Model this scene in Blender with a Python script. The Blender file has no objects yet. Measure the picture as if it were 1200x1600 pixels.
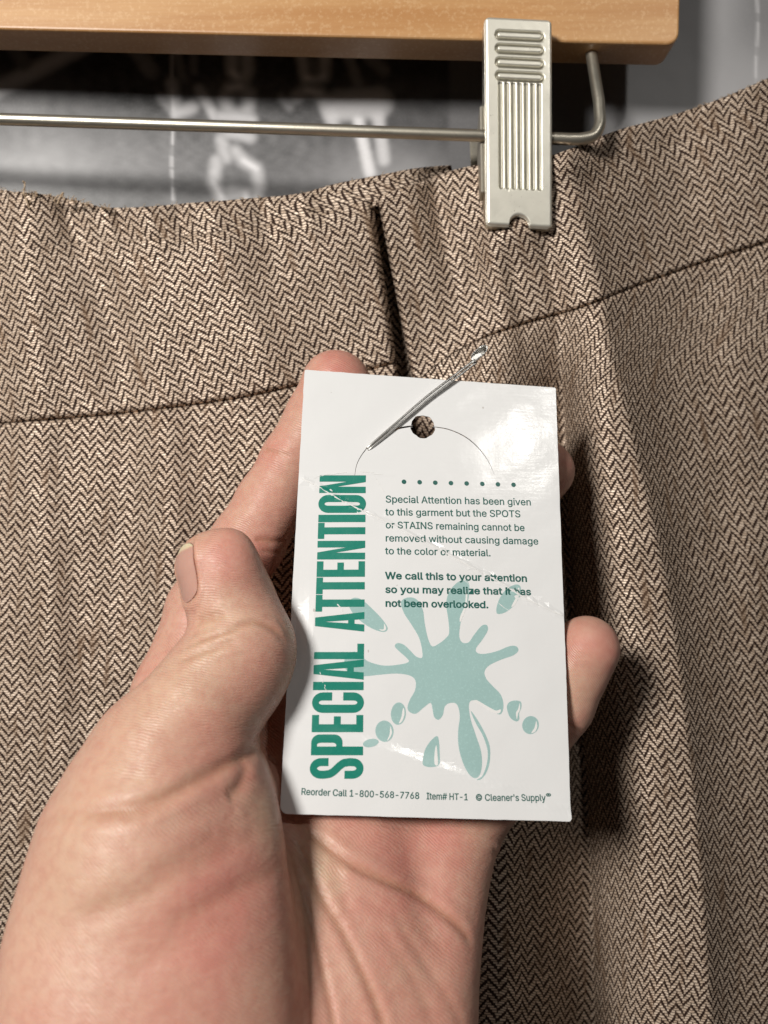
import bpy, bmesh, math, random
import numpy as np
from mathutils import Vector

random.seed(7)
RNG = np.random.default_rng(11)
SC = bpy.context.scene
COL = SC.collection

# ------------------------------------------------------------------ camera, light, exposure
F = 1200.0                                   # focal length in photo pixels (photo is 1200 x 1600)
cam = bpy.data.cameras.new('camera')
cam_o = bpy.data.objects.new('camera', cam); COL.objects.link(cam_o)
cam_o.location = (0, 0, 0); cam_o.rotation_euler = (math.radians(90), 0, 0)
cam.sensor_fit = 'AUTO'; cam.sensor_width = 36.0; cam.lens = 27.0
cam.clip_start = 0.01; cam.clip_end = 20.0
cam.dof.use_dof = True; cam.dof.focus_distance = 0.212; cam.dof.aperture_fstop = 10.5
SC.camera = cam_o

world = bpy.data.worlds.new('World'); SC.world = world; world.use_nodes = True
bg = world.node_tree.nodes['Background']
bg.inputs['Color'].default_value = (1.0, 0.95, 0.9, 1); bg.inputs['Strength'].default_value = 0.02

def area_lamp(name, loc, target, size, power, color):
    l = bpy.data.lights.new(name, 'AREA'); l.shape = 'DISK'; l.size = size; l.energy = power; l.color = color
    o = bpy.data.objects.new(name, l); COL.objects.link(o); o.location = loc
    d = Vector(target) - Vector(loc); o.rotation_euler = d.to_track_quat('-Z', 'Y').to_euler()
    return o
area_lamp('key_lamp', (-0.38, -0.42, 0.28), (0.0, 0.24, -0.01), 0.17, 7.3, (1.0, 0.965, 0.915))
area_lamp('front_lamp', (0.315, -0.385, 0.46), (0.0, 0.22, -0.02), 0.05, 0.65, (1.0, 0.965, 0.915))

SC.view_settings.view_transform = 'Standard'; SC.view_settings.look = 'None'
SC.view_settings.gamma = 1.0; SC.view_settings.use_curve_mapping = False
SC.view_settings.exposure = 0.0
SC.render.engine = 'CYCLES'
SC.cycles.use_denoising = True
SC.cycles.max_bounces = 6

# ------------------------------------------------------------------ helpers
MM = 0.001
def P(px, py, d):
    """point in mm whose place in the photo is (px, py) and whose depth is d mm"""
    return np.array([(px - 600.0) / F * d, d, (800.0 - py) / F * d])

def thing(name, label, cat, loc=(0, 0, 0), group=None):
    o = bpy.data.objects.new(name, None); COL.objects.link(o)
    o.empty_display_size = 0.01; o.location = loc; o['label'] = label; o['category'] = cat
    if group: o['group'] = group
    return o

def mesh_obj(name, verts_mm, faces, mat, parent=None, smooth=True, uv=None, attrs=None):
    """verts in mm (world); origin goes to the parent's place"""
    v = np.asarray(verts_mm, float) * MM
    base = np.zeros(3); p = parent
    while p is not None:
        base = base + np.array(p.location); p = p.parent
    me = bpy.data.meshes.new(name)
    me.from_pydata((v - base).tolist(), [], faces if isinstance(faces, list) else faces.tolist())
    if uv is not None:
        lay = me.uv_layers.new(name='UVMap')
        li = np.empty(len(me.loops), np.int32); me.loops.foreach_get('vertex_index', li)
        lay.data.foreach_set('uv', np.asarray(uv, np.float32)[li].ravel())
    for k, a in (attrs or {}).items():
        a = np.asarray(a, np.float32)
        if a.ndim == 1:
            at = me.attributes.new(k, 'FLOAT', 'POINT'); at.data.foreach_set('value', a)
        else:
            at = me.attributes.new(k, 'FLOAT_COLOR', 'POINT')
            at.data.foreach_set('color', np.concatenate([a, np.ones((len(a), 1), np.float32)], 1).ravel())
    if smooth:
        me.polygons.foreach_set('use_smooth', np.ones(len(me.polygons), bool))
    me.materials.append(mat); me.validate(); me.update()
    o = bpy.data.objects.new(name, me); COL.objects.link(o)
    if parent is not None: o.parent = parent
    return o

def grid_faces(nr, nc, off=0):
    r = np.arange(nr - 1)[:, None]; c = np.arange(nc - 1)[None, :]
    a = r * nc + c + off
    return np.stack([a, a + nc, a + nc + 1, a + 1], -1).reshape(-1, 4)

def spline(pts, n=16, closed=False):
    p = np.array(pts, float); out = []
    m = len(p); segs = m if closed else m - 1
    for i in range(segs):
        if closed: q = [p[(i - 1) % m], p[i], p[(i + 1) % m], p[(i + 2) % m]]
        else: q = [p[max(i - 1, 0)], p[i], p[i + 1], p[min(i + 2, m - 1)]]
        t = np.linspace(0, 1, n, endpoint=False)[:, None]
        out.append(0.5 * (2 * q[1] + (-q[0] + q[2]) * t + (2 * q[0] - 5 * q[1] + 4 * q[2] - q[3]) * t ** 2
                          + (-q[0] + 3 * q[1] - 3 * q[2] + q[3]) * t ** 3))
    out = np.concatenate(out)
    if not closed: out = np.vstack([out, p[-1]])
    return out

def resample(pts, t):
    s = np.concatenate([[0], np.cumsum(np.linalg.norm(np.diff(pts, axis=0), axis=1))]); s /= s[-1]
    return np.stack([np.interp(t, s, pts[:, k]) for k in range(pts.shape[1])], 1)

def tube(path, rad, nseg=14, cap=True):
    """path (n,3) mm, rad scalar or (n,) -> verts, faces"""
    path = np.asarray(path, float); n = len(path); rad = np.broadcast_to(rad, (n,))
    T = np.gradient(path, axis=0); T /= np.linalg.norm(T, axis=1)[:, None]
    up = np.array([0.0, 1, 0.02]); N = np.cross(T[0], up); N /= np.linalg.norm(N)
    V = []
    for i in range(n):
        N = N - T[i] * (N @ T[i]); N /= np.linalg.norm(N); B = np.cross(T[i], N)
        a = np.linspace(0, 2 * np.pi, nseg, endpoint=False)
        V.append(path[i] + rad[i] * (np.cos(a)[:, None] * N + np.sin(a)[:, None] * B))
    V = np.concatenate(V); Fc = []
    for i in range(n - 1):
        for k in range(nseg):
            k2 = (k + 1) % nseg
            Fc.append((i * nseg + k, i * nseg + k2, (i + 1) * nseg + k2, (i + 1) * nseg + k))
    if cap:
        Fc.append(tuple(range(nseg))[::-1]); Fc.append(tuple(range((n - 1) * nseg, n * nseg)))
    return V, Fc

def join(parts):
    V, Fc, o = [], [], 0
    for v, f in parts:
        V.append(np.asarray(v)); Fc += [tuple(int(i) + o for i in q) for q in f]; o += len(v)
    return np.concatenate(V), Fc

def sstep(a, b, x):
    t = np.clip((x - a) / (b - a), 0, 1); return t * t * (3 - 2 * t)

# ------------------------------------------------------------------ node helpers
def material(name):
    m = bpy.data.materials.new(name); m.use_nodes = True
    return m, m.node_tree, m.node_tree.nodes['Principled BSDF']

class NT:
    def __init__(s, nt): s.nt = nt
    def _in(s, sock, v):
        if hasattr(v, 'is_output') or isinstance(v, bpy.types.NodeSocket): s.nt.links.new(v, sock)
        elif v is not None:
            try: sock.default_value = v
            except Exception: sock.default_value = (v, v, v)
    def m(s, op, a, b=None, c=None, clamp=False):
        n = s.nt.nodes.new('ShaderNodeMath'); n.operation = op; n.use_clamp = clamp
        for i, v in enumerate((a, b, c)):
            if v is not None: s._in(n.inputs[i], v)
        return n.outputs[0]
    def mix(s, f, a, b):
        n = s.nt.nodes.new('ShaderNodeMix'); n.data_type = 'RGBA'
        s._in(n.inputs['Factor'], f)
        s._in(n.inputs[6], a if not isinstance(a, tuple) else (*a, 1)); s._in(n.inputs[7], b if not isinstance(b, tuple) else (*b, 1))
        return n.outputs[2]
    def noise(s, vec, scale, detail=3, rough=0.55, dims='3D'):
        n = s.nt.nodes.new('ShaderNodeTexNoise'); n.noise_dimensions = dims
        if vec is not None: s.nt.links.new(vec, n.inputs['Vector'])
        n.inputs['Scale'].default_value = scale; n.inputs['Detail'].default_value = detail; n.inputs['Roughness'].default_value = rough
        return n.outputs['Fac']
    def ramp(s, x, a, b):
        n = s.nt.nodes.new('ShaderNodeMapRange'); n.interpolation_type = 'SMOOTHSTEP'
        s._in(n.inputs[0], x); n.inputs[1].default_value = a; n.inputs[2].default_value = b
        return n.outputs[0]
    def bump(s, h, strength, dist, normal=None):
        n = s.nt.nodes.new('ShaderNodeBump'); n.inputs['Strength'].default_value = strength; n.inputs['Distance'].default_value = dist
        s.nt.links.new(h, n.inputs['Height'])
        if normal is not None: s.nt.links.new(normal, n.inputs['Normal'])
        return n.outputs['Normal']
    def coord(s, kind='Object'):
        return s.nt.nodes.new('ShaderNodeTexCoord').outputs[kind]
    def attr(s, name, out='Fac'):
        n = s.nt.nodes.new('ShaderNodeAttribute'); n.attribute_name = name; return n.outputs[out]
    def mapping(s, vec, scale):
        n = s.nt.nodes.new('ShaderNodeMapping'); s.nt.links.new(vec, n.inputs[0]); n.inputs['Scale'].default_value = scale
        return n.outputs[0]

# ------------------------------------------------------------------ materials
def herringbone():
    m, nt, b = material('herringbone_wool'); N = NT(nt)
    uv = nt.nodes.new('ShaderNodeUVMap').outputs[0]                  # in mm of cloth
    sep = nt.nodes.new('ShaderNodeSeparateXYZ'); nt.links.new(uv, sep.inputs[0])
    wob = N.noise(uv, 0.35, 3); wob2 = N.noise(N.mapping(uv, (1.3, 1.1, 1)), 0.13, 2)
    fine = N.noise(uv, 1.6, 2)
    u = N.m('ADD', sep.outputs[0], N.m('MULTIPLY', N.m('SUBTRACT', wob, 0.5), 0.7))
    v = N.m('ADD', sep.outputs[1], N.m('MULTIPLY', N.m('SUBTRACT', wob2, 0.5), 1.8))
    v = N.m('ADD', v, N.m('MULTIPLY', N.m('SUBTRACT', fine, 0.5), 0.25))
    HALF, PITCH, PICK = 2.62, 2.96, 0.74
    col = N.m('FLOOR', N.m('DIVIDE', u, HALF))
    tri = N.m('PINGPONG', u, HALF)
    row = N.m('FLOOR', N.m('DIVIDE', v, PICK))
    vq = N.m('MULTIPLY', row, PICK)
    zig = N.m('ADD', N.m('ADD', N.m('MULTIPLY', vq, 0.6), N.m('MULTIPLY', v, 0.4)), N.m('MULTIPLY', tri, 1.20))
    odd = N.m('FLOOR', N.m('MULTIPLY', N.m('FRACT', N.m('DIVIDE', u, 2 * HALF)), 2.0))
    zig = N.m('ADD', zig, N.m('MULTIPLY', odd, 0.95))
    s = N.m('FRACT', N.m('DIVIDE', zig, PITCH))
    d = N.m('ABSOLUTE', N.m('SUBTRACT', s, 0.5))
    light = N.m('SUBTRACT', 1.0, N.ramp(d, 0.245, 0.335))
    pick = N.m('COSINE', N.m('MULTIPLY', N.m('FRACT', N.m('DIVIDE', v, PICK)), 2 * math.pi))   # -1 mid pick, 1 between
    bead = N.m('MULTIPLY_ADD', pick, -0.5, 0.5)
    # yarn-to-yarn variation
    cmb = nt.nodes.new('ShaderNodeCombineXYZ'); nt.links.new(row, cmb.inputs[0])
    nt.links.new(N.m('FLOOR', N.m('DIVIDE', zig, PITCH)), cmb.inputs[1]); nt.links.new(col, cmb.inputs[2])
    wn = nt.nodes.new('ShaderNodeTexWhiteNoise'); nt.links.new(cmb.outputs[0], wn.inputs['Vector'])
    rnd = wn.outputs['Value']
    fuzz = N.noise(uv, 4.5, 4, 0.7)
    wear = N.ramp(N.noise(N.mapping(uv, (0.25, 0.035, 1)), 1.0, 3), 0.56, 0.72)    # rubbed, browner streaks along the warp
    grain = N.m('MULTIPLY', light, N.m('MULTIPLY_ADD', bead, 0.95, 0.22))
    grain = N.m('MULTIPLY', grain, N.m('MULTIPLY_ADD', rnd, 0.35, 0.72))
    grain = N.m('ADD', grain, N.m('MULTIPLY', N.m('SUBTRACT', fuzz, 0.5), 0.30), clamp=True)
    lc = N.mix(rnd, (0.81, 0.605, 0.44), (0.96, 0.775, 0.61))
    lc = N.mix(N.m('MULTIPLY', wear, 0.75), lc, (0.36, 0.235, 0.145))
    dc = N.mix(rnd, (0.017, 0.008, 0.006), (0.046, 0.024, 0.017))
    dc = N.mix(N.m('MULTIPLY', wear, 0.8), dc, (0.11, 0.065, 0.04))
    c = N.mix(grain, dc, lc)
    speck = N.ramp(N.noise(uv, 1.1, 2), 0.70, 0.76)
    c = N.mix(N.m('MULTIPLY', speck, 0.5), c, (0.35, 0.19, 0.08))
    nt.links.new(c, b.inputs['Base Color'])
    nt.links.new(N.m('MULTIPLY_ADD', grain, -0.34, 0.80), b.inputs['Roughness']); nt.links.new(N.m('MULTIPLY_ADD', grain, 0.80, 0.10), b.inputs['Specular IOR Level'])
    nt.links.new(N.m('MULTIPLY', grain, 0.22), b.inputs['Metallic'])      # lustrous worsted yarn
    h = N.m('ADD', N.m('MULTIPLY', light, N.m('MULTIPLY_ADD', bead, 0.6, 0.4)), N.m('MULTIPLY', fuzz, 0.25))
    nt.links.new(N.bump(h, 0.7, 0.00022), b.inputs['Normal'])
    return m

def skin_mat():
    m, nt, b = material('skin'); N = NT(nt)
    co = N.coord('Object')
    blot = N.noise(co, 95, 4); mott = N.noise(co, 420, 3); pore = N.noise(co, 1500, 2)
    red = N.m('ADD', N.attr('redness'), N.m('MULTIPLY', N.m('SUBTRACT', blot, 0.5), 1.3), clamp=True)
    c = N.mix(red, (0.610, 0.360, 0.268), (0.590, 0.238, 0.190))
    c = N.mix(N.attr('pale'), c, (0.605, 0.415, 0.285))
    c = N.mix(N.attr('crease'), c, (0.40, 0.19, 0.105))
    c = N.mix(N.m('MULTIPLY', N.ramp(mott, 0.45, 0.70), 0.26), c, (0.50, 0.21, 0.155))
    c = N.mix(N.m('MULTIPLY', N.ramp(mott, 0.55, 0.25), 0.14), c, (0.74, 0.55, 0.40))
    nt.links.new(c, b.inputs['Base Color'])
    b.inputs['Subsurface Weight'].default_value = 0.20; b.inputs['Subsurface Radius'].default_value = (1.0, 0.35, 0.18)
    b.inputs['Subsurface Scale'].default_value = 0.0028
    nt.links.new(N.m('MULTIPLY_ADD', mott, 0.22, 0.33), b.inputs['Roughness'])
    b.inputs['Specular IOR Level'].default_value = 0.36
    # friction ridges run across the finger: bands of the 'ridge' coordinate (mm)
    r = N.attr('ridge'); wv = N.m('ADD', r, N.m('MULTIPLY', N.noise(co, 260, 2), 1.6))
    ridg = N.m('SINE', N.m('MULTIPLY', wv, 2 * math.pi / 0.62))
    amp = N.m('MULTIPLY', N.m('MULTIPLY', N.noise(co, 140, 2), 0.9), N.attr('ridge_amount'))
    h = N.m('ADD', N.m('MULTIPLY', ridg, amp), N.m('MULTIPLY', pore, 0.7))
    nrm = N.bump(h, 0.55, 0.00012)
    lines = N.noise(N.mapping(co, (210, 210, 560)), 1.0, 4, 0.6)
    nrm = N.bump(lines, 0.35, 0.0005, nrm)
    nt.links.new(nrm, b.inputs['Normal'])
    return m

def simple(name, col, rough=0.5, metal=0.0, spec=0.5):
    m, nt, b = material(name)
    b.inputs['Base Color'].default_value = (*col, 1); b.inputs['Roughness'].default_value = rough
    b.inputs['Metallic'].default_value = metal; b.inputs['Specular IOR Level'].default_value = spec
    return m

def nickel(name, col, rough, metal, bumpy=0.25, groove=False):
    m, nt, b = material(name); N = NT(nt); co = N.coord('Object')
    n = N.noise(co, 900, 4, 0.6); n2 = N.noise(co, 120, 3)
    c = N.mix(N.m('MULTIPLY', N.ramp(n2, 0.45, 0.75), 0.35), col, tuple(x * 0.66 for x in col))
    pit = N.ramp(N.noise(co, 1300, 2), 0.70, 0.76)
    c = N.mix(N.m('MULTIPLY', pit, 0.6), c, (0.16, 0.12, 0.08))
    if groove: c = N.mix(N.m('MULTIPLY', N.attr('groove_shade'), 0.75), c, (0.13, 0.115, 0.075))     # shade of the recesses put into the colour
    nt.links.new(c, b.inputs['Base Color']); b.inputs['Metallic'].default_value = metal
    nt.links.new(N.m('MULTIPLY_ADD', n2, 0.2, rough - 0.1), b.inputs['Roughness'])
    nt.links.new(N.bump(n, bumpy, 0.0001), b.inputs['Normal'])
    return m

def wood_mat():
    m, nt, b = material('varnished_maple'); N = NT(nt); co = N.coord('Object')
    g = N.noise(N.mapping(co, (9, 60, 150)), 1.0, 5, 0.6); g2 = N.noise(N.mapping(co, (60, 500, 1300)), 1.0, 3)
    fl = N.noise(co, 900, 2, 0.6)
    c = N.mix(N.ramp(g, 0.3, 0.7), (0.46, 0.225, 0.08), (0.57, 0.325, 0.14))
    c = N.mix(N.m('MULTIPLY', N.ramp(g2, 0.5, 0.75), 0.35), c, (0.46, 0.235, 0.09))
    c = N.mix(N.m('MULTIPLY', N.ramp(fl, 0.5, 0.7), 0.22), c, (0.82, 0.60, 0.36))
    nt.links.new(c, b.inputs['Base Color']); b.inputs['Roughness'].default_value = 0.42
    b.inputs['Coat Weight'].default_value = 0.15; b.inputs['Coat Roughness'].default_value = 0.3
    nt.links.new(N.bump(g2, 0.2, 0.0002), b.inputs['Normal'])
    return m

def card_mat():
    m, nt, b = material('coated_white_card'); N = NT(nt); co = N.coord('Object')
    fib = N.noise(N.mapping(co, (160, 160, 1500)), 1.0, 3); cl = N.noise(co, 60, 3)
    c = N.mix(N.m('MULTIPLY', cl, 0.25), (0.80, 0.80, 0.795), (0.75, 0.75, 0.745))
    spot = N.ramp(N.noise(co, 430, 1), 0.80, 0.82)
    c = N.mix(N.m('MULTIPLY', spot, 0.5), c, (0.35, 0.30, 0.25))
    nt.links.new(c, b.inputs['Base Color']); b.inputs['Specular IOR Level'].default_value = 0.40
    nt.links.new(N.m('MULTIPLY_ADD', N.noise(co, 700, 3), 0.14, 0.10), b.inputs['Roughness'])
    h = N.m('ADD', N.m('MULTIPLY', fib, 0.5), N.m('MULTIPLY', N.noise(co, 1100, 3), 0.5))
    nrm = N.bump(h, 0.22, 0.00012)
    nt.links.new(N.bump(N.noise(co, 90, 2), 0.25, 0.0006, nrm), b.inputs['Normal'])
    return m

def ink(name, col):
    m, nt, b = material(name); N = NT(nt); co = N.coord('Object')
    n = N.noise(co, 2200, 2); n2 = N.noise(co, 300, 3)
    c = N.mix(N.m('MULTIPLY', N.ramp(n, 0.5, 0.8), 0.30), col, tuple(min(1, x * 1.5 + 0.03) for x in col))
    nt.links.new(c, b.inputs['Base Color'])
    nt.links.new(N.m('MULTIPLY_ADD', n2, 0.25, 0.22), b.inputs['Roughness'])
    nt.links.new(N.bump(N.noise(co, 90, 2), 0.25, 0.0006, N.bump(N.noise(co, 1100, 3), 0.2, 0.0001)), b.inputs['Normal'])
    return m

M_WOOL = herringbone(); M_SKIN = skin_mat(); M_WOOD = wood_mat(); M_CARD = card_mat()
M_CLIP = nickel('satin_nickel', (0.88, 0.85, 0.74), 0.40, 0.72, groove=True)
M_ROD = nickel('nickel_wire', (0.58, 0.54, 0.45), 0.38, 0.9)
M_JAW = nickel('dull_nickel', (0.42, 0.39, 0.33), 0.45, 0.8)
M_PIN = simple('polished_steel', (0.72, 0.71, 0.68), 0.34, 0.9)
M_INK = ink('teal_ink', (0.012, 0.215, 0.155)); M_INKT = ink('dark_teal_ink', (0.010, 0.105, 0.085))
M_TINT = ink('pale_teal_ink', (0.35, 0.52, 0.50)); M_WHITE = ink('bare_paper', (0.82, 0.81, 0.79))
M_THREAD = simple('frayed_yarn', (0.50, 0.38, 0.26), 0.8, 0, 0.2)
GLYPHS = {
'#':(220,'121,0 163,254 188,254 147,0/32,0 73,254 99,254 57,0/5,70 9,96 200,96 196,70/20,158 24,184 215,184 211,158'),
"'":(103,'39,159 35,254 68,254 64,159'),
'-':(227,'168,122 168,94 57,94 57,122'),
'.':(94,'48,-2 39,-1 31,4 26,12 25,20 26,29 31,37 39,42 48,43 56,42 64,37 69,29 71,20 69,12 64,4 56,-1'),
'0':(227,'113,-3 95,-2 79,3 65,12 53,24 42,39 34,57 29,77 25,101 24,127 25,153 29,177 35,197 43,215 53,230 65,242 79,251 95,256 113,258 131,256 147,251 161,242 174,230 184,215 192,197 198,177 201,153 203,127 201,101 198,77 192,57 184,39 174,24 162,12 147,3 131,-2|113,25 131,28 145,37 153,46 160,58 165,72 169,88 171,107 172,127 171,148 169,166 165,182 160,197 153,208 145,218 131,227 113,230 96,227 82,218 73,208 67,197 62,182 58,166 55,148 55,127 55,107 58,88 62,72 67,58 73,46 82,37 96,28'),
'1':(227,'138,254 138,0 106,0 106,224 105,224 43,179 43,213 99,254/38,0 38,27 195,27 195,0'),
'5':(227,'111,-3 96,-2 82,1 70,6 54,16 41,30 33,47 30,65 61,65 64,54 69,44 77,36 87,30 98,26 111,25 125,27 138,32 149,41 157,52 162,66 164,81 162,97 157,111 148,122 137,131 124,137 109,138 96,137 84,134 73,129 64,123 34,126 48,254 183,254 183,226 75,226 67,151 68,151 77,157 89,162 101,166 115,167 131,165 147,160 161,153 172,143 182,130 189,116 194,99 195,82 194,66 191,51 184,38 176,26 166,16 154,8 141,1 126,-2'),
'6':(227,'113,-3 98,-2 84,1 71,7 60,15 50,25 42,37 36,51 33,65 32,81 34,100 40,119 47,134 56,151 69,170 126,254 161,254 85,145 98,153 107,156 117,157 132,156 146,153 158,147 173,136 185,120 190,107 193,94 194,79 193,63 190,49 184,36 176,25 166,15 155,7 142,1 128,-2|113,24 127,26 139,31 149,40 157,51 162,64 164,79 162,94 157,107 149,118 139,126 127,131 113,133 99,131 87,126 77,118 69,107 64,94 62,79 64,64 69,51 77,40 87,31 99,26'),
'7':(227,'48,0 162,224 162,226 31,226 31,254 195,254 195,224 82,0'),
'8':(227,'113,-3 97,-2 82,1 68,6 50,17 37,31 29,48 26,68 28,83 33,98 40,110 51,121 63,128 76,132 76,133 59,141 46,154 38,171 35,190 38,209 45,225 57,239 73,249 85,254 99,257 113,258 128,257 141,254 153,249 169,239 181,225 188,209 191,190 188,171 180,154 167,141 150,133 150,132 164,128 176,121 186,110 194,98 199,83 200,68 198,48 189,31 176,17 158,6 145,1 130,-2|113,25 129,26 142,30 153,37 161,46 167,57 168,69 167,83 161,94 153,104 141,111 128,116 113,118 98,116 85,111 73,104 65,94 59,83 58,69 59,57 64,46 73,37 84,30 97,26|113,145 126,146 137,150 146,157 154,165 158,176 160,188 158,200 154,210 147,218 138,225 126,229 113,230 100,229 89,225 79,218 72,210 68,200 66,188 68,176 72,165 79,157 89,150 100,146'),
'A':(240,'8,0 101,254 138,254 231,0 198,0 144,151 132,186 119,228 106,185 95,151 43,0/55,71 55,99 185,99 185,71'),
'C':(255,'134,-3 113,-2 93,4 75,12 59,25 46,40 35,58 27,78 22,101 20,127 22,153 27,176 35,197 46,215 59,230 75,242 93,251 113,256 134,258 152,256 170,252 186,245 201,236 214,224 224,209 232,193 236,174 204,174 200,186 195,197 187,206 179,214 169,220 158,224 146,227 134,228 119,227 105,223 92,216 80,207 71,196 62,182 57,166 53,148 52,127 53,107 57,88 63,72 71,59 80,47 92,38 105,32 119,28 134,26 146,27 158,30 169,34 179,40 187,48 195,57 200,68 204,80 236,80 232,62 224,45 214,31 201,19 187,9 170,2 153,-2'),
'H':(258,'30,0 30,254 62,254 62,144 196,144 196,254 228,254 228,0 196,0 196,116 62,116 62,0'),
'I':(150,'16,0 16,29 59,29 59,226 16,226 16,254 135,254 135,226 91,226 91,29 135,29 135,0'),
'N':(262,'30,0 30,254 68,254 172,91 181,75 194,53 201,39 200,54 200,79 199,97 199,254 232,254 232,0 193,0 101,145 89,165 74,191 60,215 61,192 62,164 62,145 62,0'),
'O':(267,'133,-3 112,-2 93,4 75,12 59,25 46,40 35,58 27,78 22,101 20,127 22,153 27,176 35,197 46,215 59,230 75,242 93,251 112,256 133,258 155,256 174,251 192,242 208,230 221,215 232,197 240,176 245,153 247,127 245,101 240,78 232,58 221,40 208,25 192,12 174,4 155,-2|133,26 148,28 162,32 175,38 186,47 196,58 204,72 210,88 214,106 215,127 214,148 210,166 204,182 196,196 186,207 175,216 162,223 148,227 133,228 119,227 105,223 92,216 81,207 71,196 63,182 57,166 53,148 52,127 53,106 57,88 63,72 71,58 81,47 92,38 105,32 119,28'),
'P':(222,'30,0 30,254 118,254 136,253 152,250 166,244 178,236 187,226 195,215 200,202 203,189 204,174 203,159 200,145 195,133 187,121 178,112 166,104 152,98 136,94 118,93 62,93 62,0|62,121 116,121 134,123 149,128 159,136 167,147 171,160 172,174 171,188 167,201 159,211 148,219 134,224 116,226 62,226'),
'R':(224,'30,0 30,254 118,254 136,253 153,250 167,244 183,232 195,217 200,204 204,191 205,176 204,161 200,148 195,136 183,120 166,109 152,103 136,100 118,99 62,99 62,0|62,128 117,128 135,129 149,133 160,141 167,150 171,162 173,176 171,190 167,202 159,212 149,220 134,224 116,226 62,226/177,0 115,115 151,115 214,0'),
'S':(223,'112,-4 94,-3 78,0 64,5 51,11 41,20 32,30 25,42 21,54 19,68 52,68 55,55 62,44 71,35 83,29 97,26 112,25 128,26 143,30 155,37 165,46 171,57 173,70 171,81 166,89 158,96 148,102 122,111 92,120 72,126 56,135 43,145 34,156 28,170 26,186 29,206 37,224 46,234 57,242 69,249 83,254 97,257 114,258 130,257 145,254 158,249 175,238 189,224 197,208 200,189 169,189 163,206 151,219 140,225 127,228 112,229 97,228 84,224 73,218 64,209 59,199 58,188 60,176 65,167 74,160 85,154 106,147 132,140 156,132 168,126 179,119 189,110 197,99 202,85 204,69 201,50 193,32 185,21 174,13 162,5 147,0 130,-3'),
'T':(224,'16,226 16,254 208,254 208,226 128,226 128,0 96,0 96,226'),
'W':(343,'78,0 8,254 41,254 82,98 88,73 93,47 96,28 100,47 106,73 112,98 153,254 190,254 231,98 237,73 243,47 246,32 249,47 255,73 261,98 302,254 335,254 265,0 228,0 184,161 176,196 171,219 167,197 159,161 115,0'),
'a':(195,'80,-4 63,-3 47,2 34,11 24,22 17,37 15,54 17,69 22,80 29,90 39,97 50,102 63,105 89,110 117,113 133,117 138,127 138,128 137,139 133,148 128,156 120,161 110,164 98,165 85,164 75,161 59,150 50,137 20,146 29,161 39,173 52,182 66,188 82,191 97,192 119,190 131,186 143,180 153,172 161,160 167,145 168,126 168,0 138,0 138,26 136,26 126,12 118,6 108,1 95,-3|85,23 101,24 114,29 124,37 132,47 136,57 138,69 138,95 130,91 116,88 100,86 88,84 67,79 58,75 52,70 47,62 46,52 47,43 51,36 57,30 65,26 74,24'),
'b':(212,'115,-4 99,-3 86,2 76,8 69,16 59,29 56,29 56,0 26,0 26,254 57,254 57,160 59,160 69,173 76,180 86,186 98,191 115,192 130,191 144,187 156,180 168,171 177,160 185,146 191,131 194,113 195,94 194,75 191,58 185,42 177,29 168,17 157,8 144,1 130,-3|110,23 126,26 140,33 150,44 158,58 163,75 164,95 163,114 158,131 150,145 140,156 126,163 110,165 94,163 81,156 70,145 62,131 58,114 56,95 58,75 63,58 70,43 81,32 94,26'),
'c':(198,'104,-4 87,-3 72,1 58,8 46,17 36,29 28,43 22,58 18,75 17,94 18,113 22,130 28,146 36,159 46,171 58,180 72,187 87,191 104,192 117,191 130,189 142,184 153,178 162,170 170,161 176,150 181,138 151,131 145,145 135,155 121,162 104,165 86,162 73,155 62,144 54,129 50,112 48,94 50,75 54,59 62,44 73,33 86,26 104,23 121,26 135,33 146,44 152,59 181,51 177,39 171,28 163,19 153,11 142,4 130,0 117,-3'),
'd':(212,'98,-4 82,-3 68,1 56,8 44,17 35,29 27,42 22,58 18,75 17,94 18,113 22,131 27,146 35,160 45,171 56,180 69,187 83,191 98,192 114,191 126,186 136,180 144,173 153,160 155,160 155,254 186,254 186,0 156,0 156,29 153,29 143,16 136,8 126,2 114,-3|102,23 118,26 132,32 142,43 150,58 154,75 156,95 154,114 150,131 142,145 132,156 118,163 102,165 86,163 72,156 62,145 54,131 50,114 48,95 50,75 54,58 62,44 73,33 86,26'),
'e':(202,'106,-4 88,-3 73,1 58,8 46,17 36,29 28,42 22,58 18,75 17,93 18,112 22,129 28,145 36,159 46,170 58,180 71,187 86,191 103,192 118,191 133,187 147,180 160,170 170,157 179,141 182,128 185,113 186,97 186,85 48,85 50,69 55,53 64,40 76,31 90,25 106,23 117,24 127,26 135,31 143,36 149,44 153,53 182,45 177,32 168,20 156,10 141,2 125,-3|49,110 154,110 153,119 149,134 141,147 131,157 118,163 103,165 87,163 73,157 62,147 54,135 50,121'),
'g':(213,'103,-75 84,-74 67,-70 53,-63 41,-55 32,-45 25,-35 51,-20 61,-33 68,-39 77,-44 89,-48 103,-49 124,-46 141,-38 152,-23 156,-3 156,34 153,34 143,21 136,14 126,8 114,4 97,2 83,4 69,7 56,13 45,22 35,32 28,45 22,60 18,77 17,96 18,114 22,131 27,147 35,160 45,171 56,180 69,187 83,191 98,192 114,191 127,186 137,180 144,173 154,159 157,159 157,190 186,190 186,-4 185,-20 181,-33 175,-45 162,-59 145,-68 132,-72 118,-74|102,30 118,32 132,38 142,47 150,61 155,77 156,96 155,115 150,132 142,146 132,156 119,163 102,165 86,163 73,156 62,145 54,131 50,115 48,96 50,78 54,61 62,48 73,38 86,32'),
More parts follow.
